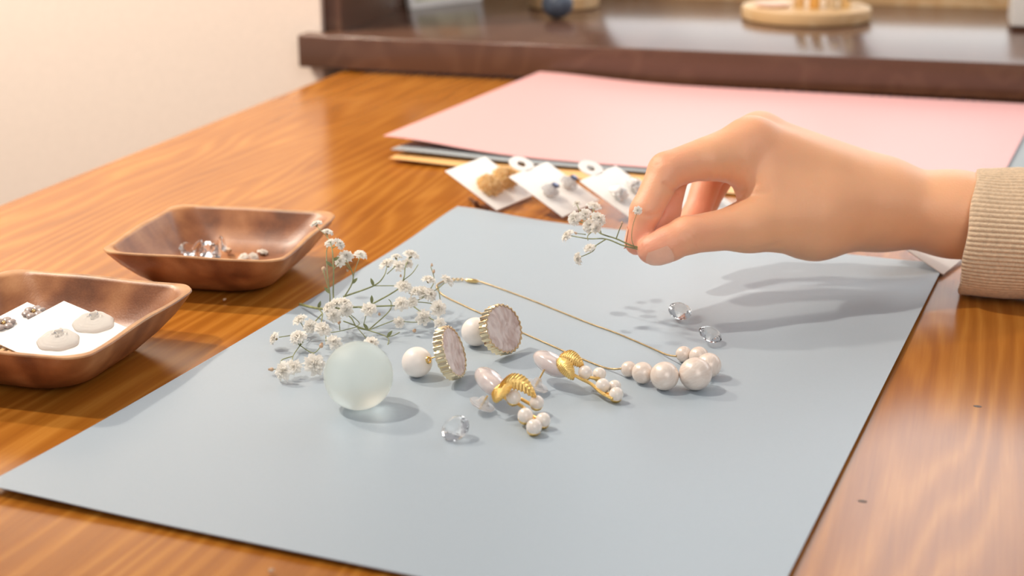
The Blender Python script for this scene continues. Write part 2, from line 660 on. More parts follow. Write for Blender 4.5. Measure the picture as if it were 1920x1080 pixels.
    def build(self, name, mat, parent=None, smooth=True, origin=None, sharp_ang=35):
        vs = self.v
        if origin is not None:
            o0 = Vector(origin)
            vs = [v - o0 for v in vs]
        o = link_mesh(name, vs, self.f, mat, parent, smooth, origin)
        if smooth and sharp_ang:
            sharp(o, sharp_ang)
        return o


def empty(name, loc=(0, 0, 0), rz=0.0):
    o = bpy.data.objects.new(name, None)
    o.empty_display_size = 0.01
    C.objects.link(o)
    o.location = loc
    o.rotation_euler = (0, 0, rz)
    return o


def tag(o, label=None, cat=None, group=None, kind=None):
    if label:
        o['label'] = label
    if cat:
        o['category'] = cat
    if group:
        o['group'] = group
    if kind:
        o['kind'] = kind
    return o


def child(mb, name, mat, root, smooth=True, sharp_ang=35):
    """build from world-space verts, expressed in root's frame (root unrotated)"""
    o0 = Vector(root.location)
    mb.v = [v - o0 for v in mb.v]
    return mb.build(name, mat, root, smooth, None, sharp_ang)


def spline(pts, n=8):
    pts = [Vector(p) for p in pts]
    if len(pts) < 3:
        return [pts[0].lerp(pts[-1], i / n) for i in range(n + 1)]
    out = []
    for i in range(len(pts) - 1):
        p0 = pts[max(i - 1, 0)]
        p1, p2 = pts[i], pts[i + 1]
        p3 = pts[min(i + 2, len(pts) - 1)]
        for k in range(n):
            t = k / n
            out.append(0.5 * ((2 * p1) + (p2 - p0) * t + (2 * p0 - 5 * p1 + 4 * p2 - p3) * t * t + (3 * p1 - p0 - 3 * p2 + p3) * t ** 3))
    out.append(pts[-1])
    return out


def frame(zaxis, loc=(0, 0, 0), xhint=(1, 0, 0)):
    z = Vector(zaxis).normalized()
    x = Vector(xhint)
    x = x - z * x.dot(z)
    if x.length < 1e-6:
        x = z.orthogonal()
    x.normalize()
    y = z.cross(x)
    m = Matrix((x, y, z)).transposed().to_4x4()
    m.translation = Vector(loc)
    return m


# ================================================================== STRUCTURE
# counter front line
S0 = P(560, 126, 0.003)
S1 = P(1920, 189, 0.003)
e = (S1 - S0)
e.z = 0
e.normalize()
CROT = math.atan2(e.y, e.x)
nrm = Vector((-e.y, e.x, 0))
SLABT = 0.0315


def cl(a, b, z):
    """counter frame: a along the front edge, b behind it"""
    return Vector((S0.x, S0.y, 0)) + e * a + nrm * b + Vector((0, 0, z))


FLOORZ = -0.72
mb = MB()
mb.box((0, 0, 0), (6, 5, 0.04))
fl = mb.build('floor', 'floor')
fl.location = (0.2, 0.6, FLOORZ - 0.02)
tag(fl, kind='structure', label='brown wooden floor under the table', cat='floor')

mb = MB()
mb.box((0, 0, 0), (2.6, 0.1, 3.0))
wl = mb.build('wall_back', 'wall')
wl.rotation_euler.z = CROT
wl.location = cl(0.016 - 1.3, 0.022 + 0.05, FLOORZ + 1.5)
tag(wl, 'cream textured wallpapered wall at the left behind the table', 'wall', kind='structure')
mb = MB()
mb.box((0, 0, 0), (1.2, 0.1, 3.0))
wr = mb.build('wall_right', 'wall')
wr.rotation_euler.z = CROT
wr.location = cl(2.2 + 0.6, 0.022 + 0.05, FLOORZ + 1.5)
tag(wr, 'cream wall beyond the right end of the dark counter', 'wall', kind='structure')
mb = MB()
mb.box((0, 0, 0), (2.184, 0.04, 0.7))
gp = mb.build('wall_below', 'greywall')
gp.rotation_euler.z = CROT
gp.location = cl(0.016 + 1.092, 0.05 + 0.02, FLOORZ + 0.352)
tag(gp, 'grey panel under the dark counter', 'wall', kind='structure')
mb = MB()
mb.box((0, 0, 0), (2.184, 0.1, 1.28))
lt = mb.build('wall_above', 'wall')
lt.rotation_euler.z = CROT
lt.location = cl(0.016 + 1.092, 0.072, 1.0 + 0.64)
tag(lt, 'cream wall above the window over the counter', 'wall', kind='structure')

# window behind the counter
WB = 0.40
win = empty('window_1', cl(0, WB, 0), CROT)
tag(win, 'dark framed window with bright panes behind the counter', 'window', kind='structure')
TOPZ = 0.003 + SLABT
mb = MB()
mb.box((1.1, 0.0, TOPZ + 0.012), (2.2, 0.03, 0.024))
mb.build('bottom_rail', 'palewood', win)
mb = MB()
mb.box((1.1, 0.0, 0.355), (2.2, 0.03, 0.075))
mb.build('middle_rail', 'darkwood', win)
mb = MB()
mb.box((1.1, 0.0, 0.98), (2.2, 0.03, 0.06))
mb.build('top_rail', 'darkwood', win)
mull = [0.03, 0.20, 0.50, 0.81, 1.15, 1.49, 1.83, 2.17]
for a in mull:
    mb = MB()
    mb.box((a, 0.001, 0.5), (0.028, 0.026, 0.94))
    mb.build('mullion', 'darkwood', win)
for i in range(len(mull) - 1):
    for z0, z1 in ((0.058, 0.318), (0.392, 0.95)):
        mb = MB()
        mb.box(((mull[i] + mull[i + 1]) / 2, 0.006, (z0 + z1) / 2), (mull[i + 1] - mull[i] - 0.026, 0.006, z1 - z0))
        if i == 0:
            mb.build('panel', 'wall', win)                # boarded bay at the left
        else:
            mb.build('pane', 'pane' if z0 > 0.2 else 'lowpane', win)
# dark jamb at the left of the opening
mb = MB()
mb.box((0.0, 0.0, 0.0), (0.026, WB - 0.06, 0.966))
jm = mb.build('trim_1', 'darkwood')
jm.rotation_euler.z = CROT
jm.location = cl(0.021, 0.03 + (WB - 0.06) / 2, TOPZ + 0.483)
tag(jm, 'dark upright jamb at the left end of the counter opening', 'trim', kind='structure')

# counter slab
ct = empty('window_counter', cl(0, 0, 0), CROT)
tag(ct, 'dark brown glossy wooden counter running behind the table', 'counter')
mb = MB()
mb.box((1.1, 0.21, 0.003 + SLABT / 2), (2.2, 0.42, SLABT), bev=0.0018)
o = mb.build('slab', 'darkwood', ct)

# table
T1 = P(0, 386)
T2 = P(650, 131)
tdir = (T2 - T1)
tdir.z = 0
tdir.normalize()
TROT = math.atan2(tdir.y, tdir.x) - PI / 2
tper = Vector((tdir.y, -tdir.x, 0))
far_len = (T2 - T1).length + 0.015
tb = empty('wooden_table', T1 - tdir * 0.7, TROT)
tag(tb, 'orange-brown stained wooden table carrying the sheets, dishes and jewellery', 'table')
TL = 0.7 + far_len
mb = MB()
tinv = Matrix.Rotation(-TROT, 3, 'Z')
tq = [tinv @ (q - Vector(tb.location)) for q in (T1 - tdir * 0.7, T1 - tdir * 0.7 + tper * 1.0)]
fA, fB = cl(0.02, 0.028, 0), cl(1.05, 0.028, 0)
fa, fb = tinv @ (fA - Vector(tb.location)), tinv @ (fB - Vector(tb.location))
sl_y = (fb.y - fa.y) / (fb.x - fa.x)
ya, yb = fa.y - fa.x * sl_y, fa.y + (1.0 - fa.x) * sl_y
mb.add([(0, 0, -0.032), (1, 0, -0.032), (1, yb, -0.032), (0, ya, -0.032), (0, 0, 0), (1, 0, 0), (1, yb, 0), (0, ya, 0)],
       [(3, 2, 1, 0), (4, 5, 6, 7), (0, 1, 5, 4), (1, 2, 6, 5), (2, 3, 7, 6), (3, 0, 4, 7)])
mb.build('tabletop', 'table', tb)
for a, b in ((0.06, 0.06), (0.94, 0.06), (0.06, TL - 0.15), (0.94, TL - 0.25)):
    mb = MB()
    mb.box((a, b, (FLOORZ - 0.032) / 2), (0.06, 0.06, -FLOORZ - 0.032))
    mb.build('leg', 'table', tb)
for px, py in ((1617, 940), (1833, 762)):
    pt = P(px, py)
    q = Matrix.Rotation(-TROT, 3, 'Z') @ (pt - Vector(tb.location))
    mb = MB()
    mb.lathe([(0.0011, -0.0002), (0.0012, 0.00004), (0.0008, 0.0001), (0, 0.0001)], seg=12)
    mb.v = [Vector((v.x * 1.5, v.y, v.z)) + q for v in mb.v]
    mb.build('knot', 'knot', tb)


# ================================================================== SHEETS
def sheet(name, A, B, Cc, D, zfn, mat, label, nu=40, nv=40, thick=0.00045, edgefn=None):
    """A far-left, B far-right, C near-right, D near-left; zfn(u,v) with u A>B, v A>D"""
    def fn(u, v):
        p = (A * (1 - u) + B * u) * (1 - v) + (D * (1 - u) + Cc * u) * v
        p = Vector((p.x, p.y, 0.0012 + zfn(u, v)))
        return p
    mb = MB()
    mb.grid(lambda u, v: fn(u, v), nu, nv, thick=(0, 0, -thick))
    # grid u,v winding gives -z normal: flip
    mb.f = [f[::-1] for f in mb.f]
    o = mb.build(name, mat, None, True, (A + B + Cc + D) / 4, 50)
    tag(o, label, 'paper sheet')
    return o


def zb(u, v):
    z = 0.004 * math.exp(-((u) ** 2 + v ** 2) / 0.02)                 # far-left corner lift
    z += 0.0012 * max(0, (v - 0.86) / 0.14) ** 2                        # near edge lift
    z += 0.0014 * math.exp(-((u) ** 2 + (v - 1) ** 2) / 0.03)
    z += 0.0012 * max(0, (u - 0.9) / 0.1) ** 2                          # right edge lift
    return z


A = P(858, 387, 0.005)
B = P(1772, 490, 0.003)
Cc = P(1413, 1203, 0.0035)
D = P(-29, 907, 0.004)
sheet('drawing_sheet', A, B, Cc, D, zb, 'bluepaper', 'large blue-grey paper sheet under the jewellery in the foreground')
print('sheet sides', (A - B).length, (A - D).length, (Cc - D).length, (B - Cc).length)

# stack at the back: orange, grey, pink on top
o0 = P(731, 299, 0.002)
pinkA, pinkB, pinkC, pinkD = P(1012, 134, 0.011), P(1950, 193, 0.006), P(1862, 362, 0.006), P(719, 258, 0.013)


def zo(u, v):
    return 0.0005 + 0.002 * math.exp(-(u ** 2 + (v - 1) ** 2) / 0.02)


def offs(p, along, back):
    return p + e * along + nrm * back


sheet('drawing_sheet', offs(pinkA, 0.0, -0.03), offs(pinkB, 0.012, -0.025), P(1866, 408, 0.002), P(730, 298, 0.003), zo, 'orangepaper',
      'orange paper sheet at the bottom of the stack near the counter')
sheet('drawing_sheet', offs(pinkA, 0.004, -0.02), offs(pinkB, 0.055, -0.035), P(2010, 380, 0.004), P(733, 284, 0.006),
      lambda u, v: 0.0016 + 0.001 * v + 0.003 * math.exp(-(u ** 2 + (v - 1) ** 2) / 0.02) + 0.001 * v * (1 - u), 'greypaper',
      'grey paper sheet sandwiched under the pink sheet')
sheet('drawing_sheet', pinkA, pinkB, pinkC, pinkD,
      lambda u, v: 0.0034 + 0.0062 * math.exp(-u ** 2 / 0.03) + 0.0025 * v * math.exp(-u ** 2 / 0.02) + 0.0012 * v, 'pinkpaper',
      'pink paper sheet on top of the stack by the counter')


# ================================================================== DISHES
def rrect(half, rad, n=10, bulge=0.0):
    """closed loop of a rounded square; bulge bows the sides out"""
    pts = []
    for q in range(4):
        a0 = q * PI / 2
        cx = (half - rad) * (1 if q in (0, 3) else -1)
        cy = (half - rad) * (1 if q in (0, 1) else -1)
        for k in range(n):
            a = a0 + (PI / 2) * k / (n - 1)
            pts.append((cx + rad * math.cos(a), cy + rad * math.sin(a)))
    # subdivide straight sides
    out = []
    m = len(pts)
    for i in range(m):
        p, q = pts[i], pts[(i + 1) % m]
        out.append(p)
        if (i + 1) % n == 0:
            for k in range(1, 12):
                t = k / 12
                out.append((p[0] + (q[0] - p[0]) * t, p[1] + (q[1] - p[1]) * t))
    res = []
    for x, y in out:
        s = 1 + bulge * (1 - (min(abs(x), abs(y)) / max(abs(x), abs(y), 1e-9)) ** 2)
        res.append((x * s, y * s))
    return res


def dish_mesh():
    lv = [  # half, corner radius, z, bulge  (outside up, over the rim, inside down)
        (0.016, 0.012, 0.0, 0), (0.026, 0.016, 0.0004, 0.0), (0.0315, 0.016, 0.003, 0.01), (0.0375, 0.015, 0.009, 0.02), (0.0420, 0.012, 0.0155, 0.02),
        (0.0452, 0.0095, 0.0212, 0.02), (0.0463, 0.0085, 0.0235, 0.02), (0.0460, 0.0085, 0.0241, 0.02), (0.0448, 0.009, 0.0242, 0.02), (0.0436, 0.0105, 0.0238, 0.02),
        (0.0428, 0.012, 0.0226, 0.02), (0.0392, 0.014, 0.0165, 0.015), (0.0345, 0.0155, 0.0095, 0.01), (0.0290, 0.017, 0.0052, 0.0), (0.020, 0.014, 0.0040, 0.0), (0.006, 0.004, 0.0038, 0)]
    vs, fs = [], []
    for h, r, z, b in lv:
        for x, y in rrect(h, r, bulge=b):
            vs.append((x, y, z + 0.0006 * math.sin(x * 130 + z * 90) * math.cos(y * 110) * (1 if z > 0.006 else 0)))
    n = len(vs) // len(lv)
    for i in range(len(lv) - 1):
        for k in range(n):
            k2 = (k + 1) % n
            fs.append((i * n + k, i * n + k2, (i + 1) * n + k2, (i + 1) * n + k))
    fs.append(tuple(range(n))[::-1])
    fs.append(tuple((len(lv) - 1) * n + k for k in range(n)))
    return vs, fs


RZ = 0.024
dv, df = dish_mesh()
dc = [P(x, y, RZ) for x, y in ((190, 470), (345, 390), (630, 405), (505, 490))]
cen = sum(dc, Vector()) / 4
rot1 = math.atan2((dc[2] - dc[1]).y, (dc[2] - dc[1]).x)
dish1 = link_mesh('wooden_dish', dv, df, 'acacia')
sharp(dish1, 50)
dish1.location = (cen.x, cen.y, 0)
dish1.scale = (1.06, 1.06, 1.04)
dish1.rotation_euler.z = rot1
tag(dish1, 'square wooden dish farther back holding clear crystals', 'dish', 'square wooden dishes')
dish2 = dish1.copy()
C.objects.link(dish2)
dR = P(356, 544, RZ)
# rounded corner tip of the rim sits at about 0.0435*sqrt2 from the centre
rot2 = R(-16)
off = Vector((0.0423 * 1.02, 0.0423 * 1.02, 0))
off.rotate(Matrix.Rotation(rot2, 3, 'Z'))
c2 = dR - off * 1.13
dish2.scale = (1.12, 1.12, 1.06)
dish2.location = (c2.x, c2.y, 0)
dish2.rotation_euler.z = rot2
tag(dish2, 'square wooden dish nearer the camera holding white earring cards', 'dish', 'square wooden dishes')
print('dish1', cen, math.degrees(rot1), 'dish2', c2)


# ================================================================== GEMS
def gem_mesh():
    n = 8
    vs, fs = [], []
    r, rt = 1.0, 0.56
    zc, zg0, zg1, zp = 0.36, 0.04, -0.04, -0.86
    for k in range(n):                                   # table
        a = 2 * PI * k / n
        vs.append((rt * math.cos(a), rt * math.sin(a), zc))
    for k in range(2 * n):                               # girdle top
        a = PI * k / n
        vs.append((r * math.cos(a), r * math.sin(a), zg0))
    for k in range(2 * n):
        a = PI * k / n
        vs.append((r * math.cos(a), r * math.sin(a), zg1))
    vs.append((0, 0, zp))
    mid = len(vs)
    for k in range(n):                                   # crown mid points
        a = 2 * PI * (k + 0.5) / n
        vs.append((0.80 * math.cos(a), 0.80 * math.sin(a), 0.235))
    low = len(vs)
    for k in range(n):
        a = 2 * PI * (k + 0.5) / n
        vs.append((0.30 * math.cos(a), 0.30 * math.sin(a), -0.62))
    fs.append(tuple(range(n)))
    g0, g1, tip = n, 3 * n, 5 * n
    for k in range(n):
        k2 = (k + 1) % n
        fs.append((k, mid + k, k2))
        fs.append((k, g0 + 2 * k, mid + k))
        fs.append((mid + k, g0 + 2 * k2 % (2 * n), k2))
        fs.append((mid + k, g0 + 2 * k, g0 + 2 * k + 1))
        fs.append((mid + k, g0 + 2 * k + 1, g0 + (2 * k + 2) % (2 * n)))
        fs.append((g1 + 2 * k, low + k, g1 + 2 * k + 1))
        fs.append((g1 + 2 * k + 1, low + k, g1 + (2 * k + 2) % (2 * n)))
        fs.append((g1 + 2 * k, low + (k - 1) % n, tip, low + k))
    for k in range(2 * n):
        k2 = (k + 1) % (2 * n)
        fs.append((g0 + k, g1 + k, g1 + k2, g0 + k2))
    return vs, fs


gv, gf = gem_mesh()
gem_me = None


def gem(loc_px, rad, axis, label, ground=0.0016, group='loose clear crystals on the blue sheet', spin=0.0, cz=None):
    global gem_me
    if gem_me is None:
        o = link_mesh('crystal_gem', gv, gf, 'crystal', None, False)
        gem_me = o.data
    else:
        o = bpy.data.objects.new('crystal_gem', gem_me)
        C.objects.link(o)
    m = frame(axis) @ Matrix.Rotation(spin, 4, 'Z') @ Matrix.Scale(rad, 4)
    zmin = min((m @ Vector(v)).z for v in gv)
    zc = (ground - zmin) if cz is None else cz
    p = P(loc_px[0], loc_px[1], zc)
    m.translation = p
    o.matrix_world = m
    tag(o, label, 'crystal', group)
    return o


gem((854, 803), 0.0060, cdir(-0.35, 0.62, -0.72), 'clear faceted crystal alone in front of the pearl earrings')
gem((1275, 583), 0.0058, cdir(0.15, 0.75, -0.75), 'clear faceted crystal lying nearest the shadow of the hand')
gem((1332, 627), 0.0058, cdir(0.30, 0.75, -0.55), 'clear faceted crystal just behind the big necklace pearls')
dz = 0.0052
for i, (px, py, r, ax, z, lab) in enumerate((
        (352, 469, 0.0050, (0.4, -0.6, 0.6), None, 'clear crystal at the left end of the pile in the wooden dish'),
        (370, 462, 0.0046, (-0.7, 0.2, 0.5), 0.0125, 'clear crystal second from left in the dish pile'),
        (390, 469, 0.0050, (0.2, -0.8, 0.4), None, 'clear crystal in the middle of the dish pile'),
        (404, 472, 0.0046, (0.8, -0.2, 0.4), None, 'clear crystal at the front right of the dish pile'),
        (417, 457, 0.0048, (0.9, 0.3, 0.2), 0.0125, 'clear crystal standing up at the right of the dish pile'),
        (376, 476, 0.0040, (-0.3, -0.5, 0.7), None, 'small clear crystal at the front of the dish pile'))):
    gem((px, py), r, Vector(ax), lab, ground=dz + 0.0004, group='clear crystals in the far dish', spin=i, cz=z)


# ================================================================== FLOWERS
def flower_mesh(seed, full=True):
    """carnation-like floret about 1 unit in radius, opening along +z, base at origin"""
    r_ = random.Random(seed)
    mb = MB()
    layers = ((7, 1.0, 1.45, 0.25), (7, 0.98, 1.1, 0.42), (7, 0.95, 0.75, 0.55), (6, 0.92, 0.45, 0.65), (4, 0.85, 0.18, 0.3))
    for n, ln, tilt, base in layers:
        for k in range(n):
            a = 2 * PI * (k + r_.uniform(-0.25, 0.25)) / n + base * 5
            wd = r_.uniform(0.42, 0.6)
            tl = tilt + r_.uniform(-0.2, 0.2)
            L_ = ln * r_.uniform(0.85, 1.12)
            rot = Matrix.Rotation(a, 3, 'Z')
            ph = r_.uniform(0, 6)

            def fn(u, v):
                s = (u - 0.5) * 2
                rr = 0.08 + L_ * v
                ang = tl * v ** 0.8
                x = math.sin(ang) * rr * 0.95
                z = 0.30 + math.cos(ang) * rr * 0.72
                y = s * wd * (0.25 + 0.95 * v ** 0.8)
                ruf = 0.12 * v * math.sin(s * 6 + ph)
                notch = -0.16 * v * max(0, 1 - abs(s) * 2.2)
                return rot @ Vector((x + ruf * 0.6 + notch, y, z + ruf - 0.12 * s * s * v))
            mb.grid(fn, 4, 3)
    me = mb
    return me


def calyx_mesh():
    mb = MB()
    mb.lathe([(0.0, -0.10), (0.10, -0.06), (0.24, 0.12), (0.27, 0.3), (0.22, 0.36)], seg=8)
    for k in range(5):
        a = 2 * PI * k / 5
        rot = Matrix.Rotation(a, 3, 'Z')

        def fn(u, v):
            s = (u - 0.5) * 2
            return rot @ Vector((0.24 + 0.13 * v, s * 0.10 * (1 - v * 0.95), 0.22 + 0.36 * v))
        mb.grid(fn, 2, 3)
    return mb


FL = []
for s in range(5):
    mb = flower_mesh(s)
    o = mb.build('flower', 'petal', None, True, None, 0)
    FL.append(o.data)
    bpy.data.objects.remove(o)
o = calyx_mesh().build('calyx', 'calyx', None, True, None, 0)
CAL = o.data
bpy.data.objects.remove(o)
mb = MB()
mb.lathe([(0, 0), (0.35, 0.1), (0.62, 0.5), (0.6, 0.95), (0.35, 1.35), (0.12, 1.55), (0, 1.5)], seg=9)
for k in range(5):
    rot = Matrix.Rotation(2 * PI * k / 5, 3, 'Z')
    mb.grid(lambda u, v: rot @ Vector((0.3 * (1 - v) * 1.0 + 0.12, (u - 0.5) * 0.5, 1.1 + 0.65 * v)), 2, 2)
o = mb.build('bud', 'bud', None, True, None, 0)
BUD = o.data
bpy.data.objects.remove(o)


def put_flower(root, pos, rad, axis, spin, bud=False):
    """pos: the middle of the floret, world; root unrotated"""
    me = BUD if bud else FL[random.randrange(5)]
    o = bpy.data.objects.new('bud' if bud else 'flower', me)
    C.objects.link(o)
    o.parent = root
    ax = Vector(axis).normalized()
    m = frame(ax) @ Matrix.Rotation(spin, 4, 'Z') @ Matrix.Scale(rad, 4)
    m.translation = Vector(pos) - ax * rad * (0.7 if not bud else 0.7) - Vector(root.location)
    o.matrix_local = m
    if not bud:
        c = bpy.data.objects.new('calyx', CAL)
        C.objects.link(c)
        c.parent = o
    return Vector(pos) - ax * rad * 0.75


def Z3(zx, zy, zmm):
    return P(480 + zx / 3.176, 380 + zy / 3.176, zmm / 1000)


bunch = empty('babys_breath_spray', Z3(470, 628, 2))
tag(bunch, "large spray of dried white baby's breath lying on the blue sheet", 'dried flower')
fl_list = [  # zoom x, y, radius, height mm, axis (right, up, forward), anchor
    (355, 120, 34, 41, (-.3, .9, 0)), (427, 168, 31, 40, (.2, .9, -.2)), (440, 232, 32, 38, (-.3, .8, -.4)), (503, 240, 36, 38, (.7, .6, -.3)),
    (540, 310, 40, 32, (.2, .7, -.6)), (495, 345, 33, 30, (-.5, .2, -.8)), (623, 303, 36, 30, (.2, .8, -.5)),
    (775, 355, 44, 29, (-.4, .8, -.3)), (835, 315, 30, 31, (0, .9, 0)), (850, 370, 34, 29, (.2, .6, -.7)), (925, 300, 44, 32, (.3, .9, -.2)), (910, 355, 30, 29, (.5, .5, -.6)),
    (880, 490, 44, 21, (.2, .7, -.6)), (865, 595, 40, 16, (0, .5, -.8)), (945, 520, 38, 19, (-.3, .7, -.4)), (1000, 530, 46, 18, (.3, .6, -.6)),
    (1030, 450, 38, 24, (.2, .9, -.2)), (1145, 455, 40, 22, (.6, .7, -.2)), (1045, 540, 38, 18, (.5, .5, -.6)), (930, 590, 30, 14, (0, .3, -.9)),
    (1090, 625, 44, 13, (.4, .2, -.8)), (1000, 690, 42, 9, (.3, -.3, -.8)), (1097, 715, 32, 9, (.2, .3, -.9)), (855, 710, 31, 7, (.4, .2, -.7)),
    (475, 590, 40, 19, (-.2, .8, -.4)), (530, 585, 38, 20, (.3, .8, -.3)), (425, 620, 36, 17, (-.6, .5, -.5)), (540, 645, 40, 16, (.3, -.5, -.8)),
    (460, 675, 40, 14, (-.2, -.3, -.9)), (672, 628, 42, 14, (.1, .6, -.7)),
    (255, 690, 39, 10, (-.4, .7, -.4)), (320, 733, 36, 9, (.1, .2, -1)), (400, 745, 44, 11, (.3, .6, -.6)), (245, 790, 46, 9, (-.2, .7, -.6)),
    (100, 805, 36, 7, (-.8, .3, -.3)), (470, 825, 41, 7, (.4, .5, -.7)), (350, 957, 54, 8, (.3, .4, -.8)), (225, 972, 40, 7, (.1, .5, -.8)), (155, 1000, 46, 7, (-.4, .2, -.8)),
    (690, 825, 38, 7, (.2, .7, -.6))]
MMPZ = 0.70 / FPX / 3.176
stems = MB()


def st(pts, r0=0.00042, r1=0.00028):
    pp = spline([Z3(*p) for p in pts], 6)
    n = len(pp)
    stems.tube(pp, [0.78 * (r0 + (min(r1, r0) - r0) * i / (n - 1)) for i in range(n)], 6)


st([(262, 605, 3), (370, 630, 8), (470, 628, 12), (600, 622, 12), (840, 612, 13)], 0.0009, 0.0005)
st([(470, 625, 12), (460, 545, 16), (462, 400, 28), (450, 260, 37), (420, 200, 38), (365, 145, 40)], 0.0005)
st([(440, 615, 11), (440, 540, 17), (425, 420, 26), (420, 290, 34), (440, 245, 37)])
st([(440, 540, 17), (400, 400, 26)], 0.0003)
st([(455, 270, 36), (495, 250, 37)], 0.0003)
st([(425, 205, 38), (427, 180, 39)], 0.0003)
st([(500, 600, 12), (570, 485, 20), (575, 420, 25), (535, 340, 31)], 0.0005)
st([(572, 480, 20), (590, 400, 26), (618, 325, 30)], 0.0003)
st([(462, 400, 28), (490, 360, 30)], 0.0003)
st([(530, 360, 29), (560, 400, 26)], 0.0003)
st([(520, 560, 14), (700, 495, 20), (760, 440, 25), (780, 380, 28)], 0.0006)
st([(780, 425, 25), (835, 370, 29), (838, 330, 30)], 0.0003)
st([(700, 495, 20), (830, 495, 20), (880, 500, 20)], 0.0003)
st([(690, 605, 14), (845, 515, 18), (880, 450, 24), (890, 380, 28), (920, 320, 31)], 0.0005)
st([(845, 515, 18), (945, 520, 18), (1000, 535, 17)], 0.0004)
st([(880, 460, 23), (930, 420, 27), (965, 370, 28)], 0.0003)
st([(840, 612, 13), (930, 590, 13), (1000, 560, 16), (1060, 470, 20), (1040, 380, 26)], 0.0004)
st([(1000, 560, 16), (1085, 510, 18), (1140, 460, 21)], 0.0003)
st([(930, 590, 13), (1040, 600, 13), (1090, 630, 12)], 0.0003)
st([(940, 620, 12), (1040, 690, 9), (1095, 715, 8)], 0.0004)
st([(1060, 470, 20), (1035, 455, 23)], 0.0003)
st([(1085, 500, 18), (1100, 600, 13)], 0.0003)
st([(470, 640, 12), (560, 680, 10), (600, 740, 6), (668, 760, 4)], 0.0005)
st([(668, 760, 4), (790, 650, 10), (805, 600, 13), (790, 575, 15)], 0.0004)
st([(668, 760, 4), (770, 720, 7), (850, 690, 8)], 0.0003)
st([(850, 705, 7), (940, 712, 6), (1000, 705, 8)], 0.0003)
st([(520, 705, 8), (640, 750, 5), (780, 800, 3), (783, 850, 1)], 0.0004)
st([(780, 800, 3), (820, 790, 4), (855, 772, 6)], 0.0003)
st([(600, 740, 6), (660, 810, 4), (690, 830, 6)], 0.0003)
st([(555, 660, 11), (615, 715, 6), (600, 735, 6)], 0.0003)
st([(655, 670, 10), (640, 730, 5)], 0.0003)
st([(370, 630, 8), (395, 660, 8), (390, 710, 8), (400, 750, 9)], 0.0005)
st([(395, 660, 8), (300, 770, 5), (262, 850, 4), (240, 800, 7)], 0.0004)
st([(262, 850, 4), (220, 915, 3), (222, 960, 5)], 0.0003)
st([(220, 915, 3), (150, 940, 3), (155, 995, 5)], 0.0003)
st([(155, 990, 4), (93, 993, 3)], 0.00025)
st([(262, 850, 4), (340, 895, 3), (388, 853, 6)], 0.0003)
st([(340, 895, 3), (350, 950, 6)], 0.0003)
st([(290, 770, 5), (210, 790, 6), (110, 805, 6)], 0.0003)
st([(300, 770, 5), (270, 720, 7), (258, 695, 9)], 0.0003)
st([(300, 760, 5), (318, 738, 8)], 0.0003)
st([(395, 720, 8), (415, 790, 4), (420, 830, 3), (470, 828, 5)], 0.0003)
st([(430, 775, 5), (500, 765, 5), (600, 740, 6)], 0.00028)
st([(495, 710, 8), (500, 760, 4)], 0.0003)
st([(470, 628, 12), (500, 710, 7)], 0.0003)
for p in ((425, 620, 16), (475, 590, 18), (530, 585, 19), (540, 645, 15), (460, 675, 13)):
    st([(470, 630, 12), p], 0.0003)
st([(600, 622, 12), (665, 632, 13)], 0.0003)
st([(850, 590, 14), (865, 600, 15)], 0.0003)
child(stems, 'stem', 'stem', bunch, True, 0)
# small bract leaves at the joints
for (x, y, z, dx, dy) in ((370, 630, 8, .3, .8), (700, 495, 20, -.3, .9), (668, 760, 5, -.5, .8), (572, 482, 20, .6, .6), (440, 540, 17, -.6, .7), (262, 850, 4, .4, .8), (455, 380, 30, -.7, .6), (690, 600, 14, 0, 1),
                          (455, 345, 31, .8, .4), (780, 800, 4, .6, .7)):
    p = Z3(x, y, z)
    d_ = cdir(dx, dy, -0.2).normalized()
    sd = d_.cross(cdir(0, 0, 1)).normalized()
    mb = MB()
    mb.grid(lambda u, v: p + d_ * 0.0042 * v + sd * (u - 0.5) * 0.0016 * math.sin(PI * min(1, v * 0.9 + 0.1)) + cdir(0, 0, -1) * 0.0004 * v * v, 2, 5, thick=tuple(cdir(0, 0, 0.0001)))
    child(mb, 'leaf', 'stem', bunch)
for (x, y, r, z, ax) in fl_list:
    put_flower(bunch, Z3(x, y, max(z, r * MMPZ * 1000 * 0.55 + 1.8)), r * MMPZ * 1.07, cdir(*ax), random.uniform(0, 6))
for (x, y, r, z, ax) in ((403, 396, 20, 26, (0, -.8, -.4)), (943, 763, 15, 4, (.3, .4, -.6)), (495, 710, 15, 8, (0, -.6, -.6)), (388, 853, 16, 6, (.3, .9, 0)), (93, 993, 15, 4, (-.9, 0, 0)),
                         (1047, 373, 10, 26, (0, 1, 0)), (1058, 412, 12, 24, (.2, 1, 0)), (862, 437, 9, 24, (0, 1, 0)), (735, 665, 11, 9, (0, .6, -.6)), (545, 405, 9, 25, (-.4, .5, 0))):
    put_flower(bunch, Z3(x, y, z), r * MMPZ * 1.2, cdir(*ax), 0, True)

